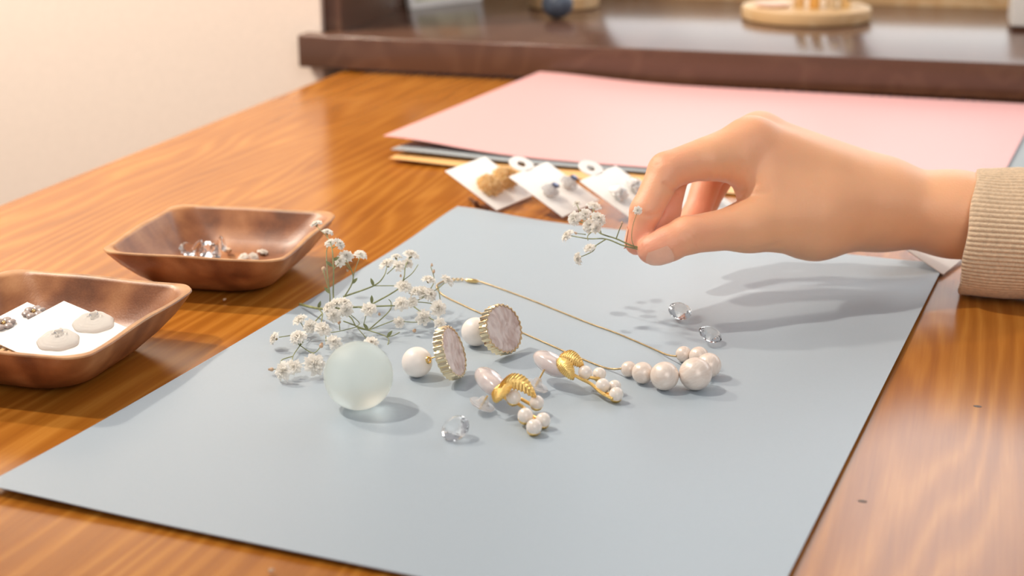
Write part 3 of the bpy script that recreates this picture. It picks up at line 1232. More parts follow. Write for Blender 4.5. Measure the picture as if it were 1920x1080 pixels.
# fallen bits
for (px, py, z, r, lab, g) in ((418, 563, 0.0012, 0.0011, 'tiny white fallen bud on the table beside the far dish', 0), (503, 1073, 0.0012, 0.0013, 'tiny pale fallen bud on the table at the bottom edge', 0)):
    o = bpy.data.objects.new('fallen_bud', BUD)
    C.objects.link(o)
    m = frame((0.8, 0.5, 0.3)) @ Matrix.Scale(r, 4)
    m.translation = P(px, py, z)
    o.matrix_world = m
    tag(o, lab, 'bud')
for (px, py, r, ax, lab) in ((455, 481, 0.0030, (-.3, -.3, .8), 'small dried white floret at the left in the far dish'), (477, 480, 0.0027, (.5, -.3, .7), 'small dried white floret in the middle in the far dish'),
                             (494, 471, 0.0030, (.3, .2, .9), 'small dried white floret at the right in the far dish')):
    root = empty('dried_floret', P(px, py, 0.0055))
    tag(root, lab, 'dried flower', 'dried florets in the far dish')
    put_flower(root, P(px, py, 0.0065), r, ax, px)
root = empty('dried_floret', P(428, 470, 0.0055))
tag(root, 'brown withered bud beside the crystals in the far dish', 'dried flower')
put_flower(root, P(428, 470, 0.0068), 0.0028, (0.5, -0.6, 0.3), 0, True)


# ================================================================== GLASS BALL
n0 = (math.cos(PITCH) * (704 - 540) + math.sin(PITCH) * FPX) / FPX
dd = (CAMH - 0.0014) / (n0 + 65.0 / FPX)
rad = 65.0 / FPX * dd
mb = MB()
bc = Pd(672, 704, dd)
mb.sphere((0, 0, 0), rad, seg=64, rings=40)
o = mb.build('glass_ball', 'frosted', None, True, None, 0)
o.location = (bc.x, bc.y, rad + 0.0013)
tag(o, 'pale green frosted glass ball on the blue sheet', 'glass ball')


# ================================================================== PEARL + SCALLOPED DISC EARRINGS
def disc_earring(ppx, dpx, ndir, Rr, label, seed):
    n = ndir.normalized()
    t = 0.0050
    zc = Rr * math.sqrt(max(0, 1 - n.z ** 2)) + 0.0016 + abs(n.z) * t / 2
    dc_ = P(dpx[0], dpx[1], zc)
    pr = 0.0068
    pc = P(ppx[0], ppx[1], pr + 0.0014)
    root = empty('pearl_back_earring', (dc_.x, dc_.y, 0.0013))
    tag(root, label, 'earring', 'scalloped disc earrings with pearl backs')
    # scalloped bezel
    ns, per = 27, 8
    seg = ns * per
    fr = frame(n, dc_)
    def rr(k):
        th = 2 * PI * k / seg
        sc = 0.5 + 0.5 * math.cos(ns * th)
        return Rr * (0.935 + 0.065 * sc ** 0.8 + 0.006 * math.sin(3 * th + seed))
    mb = MB()
    vs, fs = [], []
    prof = ((0.0, -t / 2), (0.93, -t / 2), (1.0, -t / 2 + 0.0004), (1.0, t / 2 - 0.0003), (0.975, t / 2), (0.93, t / 2), (0.92, t / 2 - 0.0006))
    for s, z in prof:
        for k in range(seg):
            th = 2 * PI * k / seg
            vs.append(fr @ Vector((rr(k) * s * math.cos(th), rr(k) * s * math.sin(th), z)))
    for i in range(len(prof) - 1):
        for k in range(seg):
            k2 = (k + 1) % seg
            fs.append((i * seg + k, i * seg + k2, (i + 1) * seg + k2, (i + 1) * seg + k))
    mb.add(vs, fs)
    child(mb, 'bezel', 'palegold', root, True, 40)
    # stone face, slightly uneven
    mb = MB()
    vs, fs = [fr @ Vector((0, 0, t / 2 - 0.0001))], []
    rings = 14
    sg = 120
    for i in range(1, rings + 1):
        for k in range(sg):
            th = 2 * PI * k / sg
            q = rr(k * seg // sg) * 0.935 * i / rings
            x, y = q * math.cos(th), q * math.sin(th)
            z = t / 2 - 0.0001 + 0.00022 * (math.sin(x * 900 + seed) * math.cos(y * 700) + 0.7 * math.sin(x * 1700 + y * 1500 + seed))
            if i == rings:
                z = t / 2 - 0.0006
            vs.append(fr @ Vector((x, y, z)))
    for k in range(sg):
        fs.append((0, 1 + k, 1 + (k + 1) % sg))
    for i in range(rings - 1):
        for k in range(sg):
            k2 = (k + 1) % sg
            fs.append((1 + i * sg + k, 1 + (i + 1) * sg + k, 1 + (i + 1) * sg + k2, 1 + i * sg + k2))
    mb.add(vs, fs)
    o = child(mb, 'stone', 'pinkstone', root, True, 0)
    o['label'] = 'marbled pink stone face'
    ax = (dc_ - n * t / 2) - pc
    mb = MB()
    mb.tube([pc + ax.normalized() * pr * 0.9, dc_ - n * t / 2 + n * 0.0002], 0.0003, 8)
    child(mb, 'post', 'gold', root)
    mb = MB()
    mb.sphere(pc, pr, seg=40, rings=26)
    pe = child(mb, 'pearl', 'mattepearl', root, True, 0)
    pe['label'] = 'white pearl backing'
    return root, pc, pr


r1, pc1, pr1 = disc_earring((782, 679), (843, 662), cdir(0.90, 0.26, -0.34), 0.0121, 'gold scalloped disc earring with pink stone, nearer the glass ball', 1.3)
r2, pc2, pr2 = disc_earring((892, 622), (939, 618), cdir(0.68, 0.20, -0.69), 0.0119, 'gold scalloped disc earring with pink stone, farther back by the chain', 4.1)
gd = cdir(0.78, 0.16, -0.60).normalized()
for root, pc, pr in ((r1, pc1, pr1),):
    mb = MB()
    fr = frame(gd, pc + gd * pr * 0.955)
    prof = []
    for k in range(10):
        a = 2 * PI * k / 10
        prof.append((0.00125 + 0.00055 * math.cos(a), 0.0002 + 0.00055 * math.sin(a)))
    mb.lathe(prof, fr, 20, close=True)
    mb.lathe([(0.0011, -0.0001), (0.0009, 0.0001), (0, 0.0001)], fr, 16)
    child(mb, 'grommet', 'gold', root)


# ================================================================== LEAF AND PEARL EARRINGS
def Z5(zx, zy, zmm):
    return P(800 + zx / 4.695, 620 + zy / 4.695, zmm / 1000)


def leaf_mb(path, side, width, up, serr=14):
    pts = spline(path, 8)
    n = len(pts) - 1
    s = Vector(side).normalized()
    upv = Vector(up).normalized()

    def fn(u, v):
        i = v * n
        k = min(int(i), n - 1)
        p = pts[k].lerp(pts[k + 1], i - k)
        q = (u - 0.5) * 2
        wv = width * math.sin(PI * min(1, 0.12 + 0.88 * v)) ** 0.75 * (1 + (0.06 * (1 if int(v * serr * 2) % 2 else -1) if abs(q) > 0.9 else 0))
        ridge = (1 - abs(q)) ** 0.8 * 0.0011 + 0.00022 * math.sin(v * serr * 2 * PI - abs(q) * 6) * (0.3 + abs(q)) - 0.0003 * math.exp(-(q / 0.07) ** 2)
        return p + s * q * wv + upv * ridge
    mb = MB()
    mb.grid(fn, 16, 84, thick=tuple(-upv * 0.0006))
    return mb


def leaf_earring(label, stone_c, stone_axis, stone_len, leaves, pearls, post, catch_ax, stems_):
    root = empty('leaf_pearl_earring', (stone_c.x, stone_c.y, 0.0013))
    tag(root, label, 'earring', 'gold leaf earrings with pearls')
    ax = stone_axis.normalized()
    upv = Vector((0, 0, 1))
    fr = frame(ax, (0, 0, 0), upv)
    mb = MB()
    mb.sphere((0, 0, 0), 1.0, 0.0045, 0.0052, stone_len / 2, 40, 26, fr)
    mb.v = [v + stone_c for v in mb.v]
    o = child(mb, 'stone', 'rosequartz', root, True, 0)
    o['label'] = 'pale pink polished oval stone'
    for path, side, width, up in leaves:
        o = child(leaf_mb(path, side, width, up), 'leaf', 'yellowgold', root, True, 60)
        o['label'] = 'gold leaf'
    mb = MB()
    for s_ in stems_:
        mb.tube(spline(s_, 6), 0.00075, 8)
    for pc, pr in pearls:
        dn = (cdir(-0.1, -0.8, 0.5)).normalized()
        mb.lathe([(0, -pr * 1.22), (pr * 0.45, -pr * 1.18), (pr * 0.78, -pr * 0.88), (pr * 0.92, -pr * 0.5), (pr * 0.88, -pr * 0.45)], frame(-dn, pc), 14)
    o = child(mb, 'branch', 'yellowgold', root)
    for pc, pr in pearls:
        mb = MB()
        mb.sphere(pc, pr, seg=32, rings=20)
        child(mb, 'pearl', 'pearl', root, True, 0)
    mb = MB()
    mb.tube([post[0], post[1] + (post[1] - post[0]).normalized() * 0.001], 0.0004, 8)
    child(mb, 'post', 'gold', root)
    mb = MB()
    fr = frame(catch_ax, post[1])
    mb.lathe([(0.0, -0.0010), (0.0030, -0.0010), (0.0053, -0.0006), (0.0057, 0.0), (0.0053, 0.0004), (0.0032, 0.0004), (0.0022, 0.0012), (0.0018, 0.0028), (0.0012, 0.0034), (0, 0.0034)], fr, 32)
    o = child(mb, 'catch', 'clearplastic', root, True, 30)
    o['label'] = 'clear plastic disc catch'
    return root


# near one
sA = Z5(560, 450, 11)
leaf_earring('gold leaf earring with five pearls and rose stone, nearest the camera', sA, Z5(655, 545, 10.0) - Z5(470, 355, 12), 0.0235,
             [([Z5(640, 480, 15), Z5(720, 440, 15.5), Z5(850, 470, 14), Z5(965, 585, 10)], cdir(0.45, 0.85, 0.25), 0.0036, cdir(0.1, 0.35, -0.9)),
              ([Z5(700, 445, 15), Z5(670, 500, 14), Z5(648, 560, 12), Z5(615, 632, 9)], cdir(0.95, 0.25, 0), 0.0042, cdir(-0.2, 0.4, -0.85))],
             [(Z5(765, 588, 9), 0.0031), (Z5(970, 632, 6.8), 0.0030), (Z5(868, 747, 6.2), 0.0032), (Z5(1025, 787, 5.0), 0.0031), (Z5(945, 847, 5.0), 0.0032)],
             (Z5(535, 575, 9.5), Z5(489, 648, 4.8)), cdir(0.38, 0.80, -0.25),
             [[Z5(650, 570, 9), Z5(740, 620, 7), Z5(830, 660, 6), Z5(910, 740, 4.8), Z5(960, 830, 4.2)], [Z5(830, 600, 7), Z5(900, 640, 6), Z5(960, 670, 5.5)], [Z5(910, 740, 4.8), Z5(1000, 790, 4.4)],
              [Z5(640, 480, 13), Z5(620, 560, 10), Z5(650, 600, 8)]])
sB = Z5(1095, 292, 11)
leaf_earring('gold leaf earring with five pearls and rose stone, beside the chain', sB, Z5(1200, 355, 10) - Z5(995, 225, 12), 0.022,
             [([Z5(1165, 235, 15), Z5(1240, 222, 15.5), Z5(1320, 260, 14), Z5(1385, 315, 11)], cdir(0.4, 0.85, 0.3), 0.0031, cdir(0.1, 0.4, -0.9)),
              ([Z5(1165, 245, 15), Z5(1210, 300, 14), Z5(1250, 360, 11.5), Z5(1290, 430, 8)], cdir(0.85, 0.5, 0), 0.0031, cdir(-0.2, 0.4, -0.85))],
             [(Z5(1395, 368, 9), 0.0031), (Z5(1520, 382, 7), 0.0030), (Z5(1550, 483, 6.2), 0.0031), (Z5(1655, 490, 5.0), 0.0028), (Z5(1668, 560, 5.0), 0.0031)],
             (Z5(1035, 345, 10), Z5(962, 482, 4.8)), cdir(0.36, 0.80, -0.25),
             [[Z5(1250, 360, 10), Z5(1350, 420, 7.5), Z5(1450, 470, 6), Z5(1530, 540, 4.8), Z5(1640, 600, 4)], [Z5(1400, 400, 8), Z5(1480, 420, 6.5), Z5(1520, 420, 6)], [Z5(1590, 560, 4.5), Z5(1650, 530, 4.4)],
              [Z5(1170, 240, 14), Z5(1220, 330, 11), Z5(1290, 420, 8)]])


# ================================================================== NECKLACE
neck = empty('pearl_necklace', P(1246, 725, 0.0013))
tag(neck, 'necklace of seven large pearls on a thin gold chain', 'necklace')
pls = []
for px, py, rp in ((1179, 692, 15), (1205, 699, 20.5), (1246, 705, 27), (1304, 701, 31), (1329, 685, 23.5), (1310, 668, 18.5), (1282, 664, 15)):
    k = (math.cos(PITCH) * (py - 540) + math.sin(PITCH) * FPX) / FPX
    d_ = (CAMH - 0.0014) / (k + rp / FPX)
    pls.append((Pd(px, py, d_), rp / FPX * d_))
# neighbours may not run through each other: ease them apart along the string
for _ in range(60):
    for i in range(len(pls) - 1):
        (a, ra), (b, rb) = pls[i], pls[i + 1]
        dlt = b - a
        gap = ra + rb - dlt.length
        if gap > 0:
            u_ = dlt.normalized()
            pls[i] = (a - u_ * gap * 0.5, ra)
            pls[i + 1] = (b + u_ * gap * 0.5, rb)
    pls = [(Vector((p.x, p.y, 0.0014 + r_)), r_) for p, r_ in pls]
for i, (p, r_) in enumerate(pls):
    mb = MB()
    mb.sphere((0, 0, 0), r_, seg=40, rings=26)
    o = mb.build('pearl', 'cotton', neck, True, None, 0)
    o.location = p - Vector(neck.location)
    o.rotation_euler = (i * 0.7, i * 1.1, i * 0.4)
mb = MB()
for i in range(len(pls) - 1):
    (a, ra), (b, rb) = pls[i], pls[i + 1]
    u_ = (b - a).normalized()
    p0, p1 = a + u_ * ra * 0.98, b - u_ * rb * 0.98
    mid_ = (p0 + p1) / 2
    mb.lathe([(0.0004, -0.0008), (0.0008, -0.0005), (0.0006, 0), (0.0008, 0.0005), (0.0004, 0.0008)], frame(u_, mid_), 10)
    mb.tube([a, b], 0.00025, 6)
child(mb, 'string', 'gold', neck)


def chain_path(pts):
    return spline([P(x, y, z / 1000) for x, y, z in pts], 10)


mb = MB()
for pts in ([(1165, 691, 5.5), (1150, 692, 3.0), (1130, 688, 1.8), (1080, 668, 1.7), (1030, 646, 1.7), (980, 624, 1.7), (905, 589, 1.7), (870, 573, 1.7), (835, 556, 1.7), (822, 545, 2), (820, 534, 2), (836, 525, 2)],
            [(1268, 668, 5.5), (1250, 665, 3), (1225, 654, 1.8), (1160, 626, 1.7), (1100, 604, 1.7), (1000, 564, 1.7), (930, 538, 1.7), (900, 528, 1.8)]):
    pp = chain_path(pts)
    # twisted chain: beaded radius
    dense = []
    for i in range(len(pp) - 1):
        for k in range(6):
            dense.append(pp[i].lerp(pp[i + 1], k / 6))
    dense.append(pp[-1])
    mb.tube(dense, [0.00038 + 0.00009 * (1 if i % 2 else -1) for i in range(len(dense))], 6)
child(mb, 'chain', 'chain', neck, True, 0)
mb = MB()
for px in (842, 850, 858, 866):
    fr = frame(cdir(1, 0, 0), P(px, 524, 0.0022))
    prof = [(0.0009 + 0.0003 * math.cos(a), 0.0003 * math.sin(a)) for a in [2 * PI * k / 8 for k in range(8)]]
    mb.lathe(prof, frame(cdir(0.3 if px % 4 else 0.9, 0.8, 0.5), P(px, 524, 0.0024)), 14, close=True)
child(mb, 'link', 'gold', neck)
mb = MB()
c0, c1 = P(872, 525, 0.0026), P(898, 528, 0.0026)
mb.tube([c0, c0.lerp(c1, .15), c0.lerp(c1, .5), c0.lerp(c1, .8), c1], [0.0005, 0.0010, 0.0012, 0.0011, 0.0005], 12)
child(mb, 'clasp', 'gold', neck)


# ================================================================== HAND
def cam_mm(px, py, d):
    return np.array([(px - 960) / FPX * d, -(py - 540) / FPX * d, d], dtype=np.float64)


def round_cone(Pn, a, b, r1, r2):
    ba = b - a
    l2 = ba @ ba
    rr_ = r1 - r2
    a2 = l2 - rr_ * rr_
    il2 = 1.0 / l2
    pa = Pn - a
    y = pa @ ba
    z = y - l2
    v = pa * l2 - np.outer(y, ba)
    x2 = np.einsum('ij,ij->i', v, v)
    y2 = y * y * l2
    z2 = z * z * l2
    k = np.sign(rr_) * rr_ * rr_ * x2
    d = (np.sqrt(x2 * a2 * il2) + y * rr_) * il2 - r1
    m1 = np.sign(z) * a2 * z2 > k
    d[m1] = np.sqrt(x2[m1] + z2[m1]) * il2 - r2
    m2 = (~m1) & (np.sign(y) * a2 * y2 < k)
    d[m2] = np.sqrt(x2[m2] + y2[m2]) * il2 - r1
    return d


def smin(a, b, k):
    h = np.clip(0.5 + 0.5 * (b - a) / k, 0, 1)
    return b * (1 - h) + a * h - k * h * (1 - h)


HS = 0.85
lo = np.array([46.0, 0.0, 690.0])
hi = np.array([290.0, 108.0, 812.0])
nx, ny, nz_ = [int((hi[i] - lo[i]) / HS) + 1 for i in range(3)]
gx = lo[0] + np.arange(nx) * HS
gy = lo[1] + np.arange(ny) * HS
gz = lo[2] + np.arange(nz_) * HS


def field(prims, k):
    F = np.full((nx, ny, nz_), 40.0, dtype=np.float32)
    for (a, b, r1, r2, sz) in prims:
        mg = 11
        rm = max(r1, r2) * max(1, sz) + mg
        mn = np.minimum(a, b) - rm
        mx = np.maximum(a, b) + rm
        i0 = np.clip(((mn - lo) / HS).astype(int), 0, [nx, ny, nz_])
        i1 = np.clip(((mx - lo) / HS).astype(int) + 1, 0, [nx, ny, nz_])
        sl = tuple(slice(i0[q], i1[q]) for q in range(3))
        X, Y, Z = np.meshgrid(gx[sl[0]], gy[sl[1]], gz[sl[2]], indexing='ij')
        Pn = np.stack([X.ravel(), Y.ravel(), Z.ravel()], 1)
        if Pn.shape[0] == 0:
            continue
        if sz != 1:
            ba = b - a
            t = np.clip(((Pn - a) @ ba) / (ba @ ba), 0, 1)
            zl = a[2] + t * ba[2]
            Pn[:, 2] = zl + (Pn[:, 2] - zl) / sz
        d = round_cone(Pn, a, b, r1, r2).reshape(X.shape).astype(np.float32)
        F[sl] = smin(F[sl], d, k)
    return F


def seg(p, q, r1, r2, sz=1.0):
    return (cam_mm(*p), cam_mm(*q), r1, r2, sz)


iM, iP, iD, iT = (1408, 268, 734), (1250, 320, 717), (1211, 396, 711), (1194, 456, 712)
mM, mP, mD, mT = (1424, 256, 751), (1262, 318, 737), (1247, 396, 727), (1218, 447, 722)
rM, rP, rD, rT = (1444, 275, 770), (1334, 318, 774), (1305, 402, 766), (1276, 440, 756)
pM, pP, pD, pT = (1462, 305, 785), (1362, 318, 793), (1326, 382, 788), (1304, 416, 780)
tC, tM, tI, tT = (1560, 412, 746), (1405, 424, 722), (1288, 441, 706), (1221, 468, 704)
WR = (1650, 385, 760)
palm = [
    seg(iM, (1640, 372, 752), 12.0, 18.5), seg(mM, (1645, 362, 763), 11.2, 18.0), seg(rM, (1650, 376, 774), 11.0, 17.5), seg(pM, (1650, 390, 778), 10.5, 17.0),
    seg(tM, (1530, 411, 743), 11.3, 18.5), seg((1530, 411, 743), (1640, 392, 758), 18.5, 19.0),
    seg((1430, 330, 736), (1560, 380, 748), 15.0, 20.0), seg((1440, 372, 732), (1520, 395, 742), 12.0, 19.0),
    seg(WR, (1790, 402, 757), 20.0, 20.4, 1.25), seg((1790, 402, 757), (1890, 416, 748), 20.4, 19.5, 1.2),
    seg((1600, 380, 758), WR, 20.5, 20.0, 1.2)]
fingers = [
    [seg(iM, iP, 11.6, 9.0), seg(iP, iD, 8.9, 7.6), seg(iD, iT, 7.6, 5.9), seg((1330, 300, 724), (1375, 300, 729), 10.4, 11.2)],
    [seg(mM, mP, 11.2, 9.0), seg(mP, mD, 8.7, 7.5), seg(mD, mT, 7.5, 6.0)],
    [seg(rM, rP, 10.6, 8.4), seg(rP, rD, 8.0, 7.0), seg(rD, rT, 7.0, 5.6)],
    [seg(pM, pP, 9.6, 7.2), seg(pP, pD, 6.9, 5.8), seg(pD, pT, 5.8, 5.0)],
    [seg(tM, tI, 11.0, 9.0), seg(tI, tT, 9.1, 7.0), seg((1255, 458, 704), (1236, 466, 704), 8.5, 7.8)]]
Fp = field(palm, 9.0)
F = Fp.copy()
for i, fg in enumerate(fingers):
    Ff = field(fg, 2.5)
    F = smin(F, smin(Fp, Ff, 8.0 if i < 4 else 9.0), 0.8)


def surface_nets(F):
    ins = F < 0
    corners = [(i, j, k) for i in (0, 1) for j in (0, 1) for k in (0, 1)]
    cnt = np.zeros((nx - 1, ny - 1, nz_ - 1), dtype=np.int8)
    for i, j, k in corners:
        cnt += ins[i:nx - 1 + i, j:ny - 1 + j, k:nz_ - 1 + k]
    act = np.argwhere((cnt > 0) & (cnt < 8))
    vals = np.stack([F[act[:, 0] + i, act[:, 1] + j, act[:, 2] + k] for i, j, k in corners], 1).astype(np.float64)
    acc = np.zeros((len(act), 3))
    num = np.zeros(len(act))
    for p in range(8):
        for q in range(p + 1, 8):
            cp, cq = np.array(corners[p]), np.array(corners[q])
            if np.abs(cp - cq).sum() != 1:
                continue
            fa, fb = vals[:, p], vals[:, q]
            m = (fa < 0) != (fb < 0)
            t = np.where(m, fa / np.where(m, fa - fb, 1), 0)
            acc += np.where(m[:, None], cp + t[:, None] * (cq - cp), 0)
            num += m
    V = lo + (act + acc / num[:, None]) * HS
    idm = -np.ones((nx - 1, ny - 1, nz_ - 1), dtype=np.int64)
    idm[act[:, 0], act[:, 1], act[:, 2]] = np.arange(len(act))
    quads = []
    for ax in range(3):
        sl0 = [slice(1, -1)] * 3
        sl1 = [slice(1, -1)] * 3
        sl0[ax] = slice(0, -1)
        sl1[ax] = slice(1, None)
        a, b = ins[tuple(sl0)], ins[tuple(sl1)]
        e_ = np.argwhere(a != b)
        sgn = a[e_[:, 0], e_[:, 1], e_[:, 2]]
        base = e_ + 1
        base[:, ax] -= 1
        u, v = (ax + 1) % 3, (ax + 2) % 3
        def cid(du, dv):
            c = base.copy()
            c[:, u] += du
            c[:, v] += dv
            return idm[c[:, 0], c[:, 1], c[:, 2]]
        q = np.stack([cid(-1, -1), cid(0, -1), cid(0, 0), cid(-1, 0)], 1)
        q[~sgn] = q[~sgn][:, ::-1]
        quads.append(q)
    return V, np.concatenate(quads)


V, Q = surface_nets(F)
Q = Q[(Q >= 0).all(1)]
# light smoothing
def neighbours_smooth(V, Q, it, lam):
    E_ = np.concatenate([Q[:, [0, 1]], Q[:, [1, 2]], Q[:, [2, 3]], Q[:, [3, 0]]])
    E_ = np.concatenate([E_, E_[:, ::-1]])
    deg = np.bincount(E_[:, 0], minlength=len(V)).astype(float)
    for _ in range(it):
        S = np.stack([np.bincount(E_[:, 0], weights=V[E_[:, 1], c], minlength=len(V)) for c in range(3)], 1)
        V = V + lam * (S / np.maximum(deg, 1)[:, None] - V)
    return V


V = neighbours_smooth(V, Q, 4, 0.5)


def vnormals(V, Q):
    n = np.cross(V[Q[:, 2]] - V[Q[:, 0]], V[Q[:, 3]] - V[Q[:, 1]])
    N_ = np.stack([sum(np.bincount(Q[:, j], weights=n[:, c], minlength=len(V)) for j in range(4)) for c in range(3)], 1)
    return N_ / np.maximum(np.linalg.norm(N_, axis=1), 1e-9)[:, None]


Nn = vnormals(V, Q)
pxv = 960 + V[:, 0] / V[:, 2] * FPX
pyv = 540 - V[:, 1] / V[:, 2] * FPX


def seg_dist(px, py, a, b):
    ax, ay = a
    bx, by = b
    dx, dy = bx - ax, by - ay
    t = np.clip(((px - ax) * dx + (py - ay) * dy) / (dx * dx + dy * dy), 0, 1)
    return np.hypot(px - ax - t * dx, py - ay - t * dy)


def z1(x, y):
    return (1020 + x / 3.177, 180 + y / 3.177)


creases = [  # fold lines on the skin facing the viewer: points, depth mm, width px
    ([(720, 525), (760, 562), (800, 572)], 0.8, 5), ([(630, 712), (670, 705), (700, 690)], 0.55, 4.5), ([(500, 700), (560, 700), (620, 712)], 0.3, 5),
    ([(860, 815), (900, 855), (922, 905)], 0.4, 4), ([(830, 830), (870, 870), (890, 920)], 0.3, 4), ([(985, 470), (985, 505)], 0.6, 5), ([(1035, 440), (1030, 505)], 0.45, 5), ([(1085, 420), (1075, 500)], 0.45, 5),
    ([(1120, 430), (1115, 500)], 0.5, 5), ([(1110, 650), (1180, 570), (1260, 520)], 0.45, 7), ([(1110, 665), (1220, 600), (1330, 570)], 0.4, 7), ([(1180, 560), (1160, 480), (1180, 400)], 0.35, 7),
    ([(1250, 915), (1330, 905), (1400, 880)], 0.35, 6), ([(690, 380), (760, 355)], 0.22, 5), ([(670, 410), (740, 385)], 0.2, 5), ([(1310, 935), (1400, 925)], 0.3, 5)]
disp = np.zeros(len(V))
for pts, dep, wid in creases:
    pp = [z1(*p) for p in pts]
    d_ = np.min([seg_dist(pxv, pyv, pp[i], pp[i + 1]) for i in range(len(pp) - 1)], axis=0)
    disp -= dep * np.exp(-(d_ / wid) ** 2) * (Nn[:, 2] < -0.05) * (V[:, 2] < 745)
# tendon ridge along the index metacarpal and wrist hollow below the thumb base
V = V + Nn * disp[:, None]
V = neighbours_smooth(V, Q, 1, 0.25)
# redness: finger tips, knuckles, joints
red = np.zeros(len(V))
for c, s, am in ((iT, 11, 1.0), (mT, 11, 1.0), (tT, 13, 0.9), (iD, 10, 0.6), (iP, 12, 0.5), (rD, 14, 0.9), (rT, 12, 1), (mD, 12, 0.9), (tI, 14, 0.45), (iM, 13, 0.35), (mM, 12, 0.4), (mP, 12, .7), (rP, 14, .9)):
    d2 = ((V - cam_mm(*c)) ** 2).sum(1)
    red = np.maximum(red, am * np.exp(-d2 / (2 * s * s)))
Vw = np.zeros_like(V)
Vm = V / 1000.0
Vw[:, 0] = Vm[:, 0]
Vw[:, 1] = Vm[:, 2] * math.cos(PITCH) + Vm[:, 1] * math.sin(PITCH)
Vw[:, 2] = CAMH - Vm[:, 2] * math.sin(PITCH) + Vm[:, 1] * math.cos(PITCH)
print('hand zmin', Vw[:, 2].min(), 'verts', len(Vw))
HB = Pd(1700, 470, 0.762)
person = empty('person', (HB.x, HB.y, 0.0))
tag(person, "person's right hand in a beige knit cuff pinching a white flower sprig", 'person')
Vl = Vw - np.array(person.location)
hand = link_mesh('hand', Vl.tolist(), Q.tolist(), 'skin', person)
at = hand.data.attributes.new('redness', 'FLOAT', 'POINT')
at.data.foreach_set('value', red.astype(np.float32))
hand['label'] = 'bare hand and wrist with thumb and index finger pinched'


# nails: patches lying on the finger, found by casting on to the hand surface
from mathutils.bvhtree import BVHTree
bvh = BVHTree.FromPolygons([tuple(v) for v in Vl.tolist()], Q.tolist())


def nail(center_dir, a, b, length, width, name='nail', off=0.0003):
    """a: joint, b: finger tip centre (world); center_dir: outward direction of the nail"""
    fwd = (b - a).normalized()
    out = (center_dir - fwd * center_dir.dot(fwd)).normalized()
    sd = fwd.cross(out)
    loc = Vector(person.location)

    def fn(u, v):
        s = (u - 0.5) * 2
        ang = s * width
        dirv = out * math.cos(ang) + sd * math.sin(ang)
        round_ = 1 - 0.16 * s * s
        base = b - fwd * (length * (0.54 - 1.0 * v * round_ + 0.14 * (1 - s * s) * (1 - v)))
        tt = min(0.0, (base - b).dot(fwd))
        o_ = b + fwd * tt
        org = base + dirv * 0.03 - loc
        hit = bvh.ray_cast(org, -dirv, 0.06)
        if hit[0] is None:
            p = o_ + dirv * 0.0064
        else:
            p = hit[0] + loc
            rmin = 0.0050
            if (p - base).dot(dirv) < rmin:
                p = base + dirv * rmin
        return p + dirv * (off + 0.00012 * v)
    mb = MB()
    mb.grid(fn, 10, 10)
    mb.f = [f[::-1] for f in mb.f]
    return child(mb, name, 'nail', person, True, 0)


wI, wJ = Pd(tI[0], tI[1], tI[2] / 1000), Pd(tT[0], tT[1], tT[2] / 1000)
nail(cdir(-0.1, -0.75, -0.65), wI, wJ, 0.0112, 0.72, off=0.0002)
wI, wJ = Pd(iD[0], iD[1], iD[2] / 1000), Pd(iT[0], iT[1], iT[2] / 1000)
nail(cdir(-0.95, 0.0, 0.25), wI, wJ, 0.0095, 0.7)

# sleeve: ribbed knit cuff
ax0 = Pd(1817, 433, 0.757)
ax1 = ax0 + Vector((0.236, -0.078, 0.006))
axv = (ax1 - ax0)
Lc = axv.length
axv.normalize()
vup = (Vector((0, 0, 1)) - axv * axv.z).normalized()
vout = axv.cross(vup)
NR = 84
SEG = NR * 8
prof = []                                                 # (along, dr)
for s, dr in ((0.012, -0.0040), (0.004, -0.0034), (0.0006, -0.0026), (-0.0006, -0.0014), (-0.0004, -0.0004), (0.0008, 0.0002)):
    prof.append((s, dr, 0.15 if dr < -0.001 else 0.6))
for i in range(1, 26):
    s = 0.0008 + (Lc - 0.001) * (i / 25) ** 1.2
    prof.append((s, 0.0003 + 0.0018 * (s / Lc), 1.0))
vs, fs = [], []
for s, dr, rb in prof:
    for k in range(SEG):
        th = 2 * PI * k / SEG
        rib = abs(math.cos(th * NR / 2)) ** 0.8
        ra, rbz = 0.0335, 0.0325
        wob = 0.0005 * math.sin(3 * th + s * 60) + 0.0004 * math.sin(s * 200 + 2 * th)
        r_ = 1.0
        x = math.cos(th) * (ra + dr + 0.00095 * (rib - 0.5) * rb + wob)
        y = math.sin(th) * (rbz + dr + 0.00095 * (rib - 0.5) * rb + wob)
        sl = s + (0.0022 * math.sin(th) - 0.0005 * math.cos(th)) * max(0, 1 - s / 0.05) + (0.0004 * math.sin(th * 7) * max(0, 1 - s / 0.02))
        vs.append(ax0 + axv * sl + vout * x + vup * y)
n = len(prof)
for i in range(n - 1):
    for k in range(SEG):
        k2 = (k + 1) % SEG
        fs.append((i * SEG + k, i * SEG + k2, (i + 1) * SEG + k2, (i + 1) * SEG + k))
mb = MB()
mb.add(vs, fs)
zmn = min(v.z for v in mb.v)
print('sleeve zmin', zmn)
sl_ = child(mb, 'sleeve', 'knit', person, True, 0)
sl_['label'] = 'beige ribbed knit sleeve cuff'


# ================================================================== HELD SPRIG
def Z1(zx, zy, d):
    return Pd(1020 + zx / 3.177, 180 + zy / 3.177, d)


hs = empty('babys_breath_sprig', Z1(560, 910, 0.7035))
tag(hs, "small sprig of white baby's breath held between thumb and index finger", 'dried flower')
stems = MB()


def st1(pts, r0=0.00035):
    pp = spline([Z1(*p) for p in pts], 6)
    n = len(pp)
    stems.tube(pp, [r0 * (1 - 0.3 * i / (n - 1)) for i in range(n)], 6)


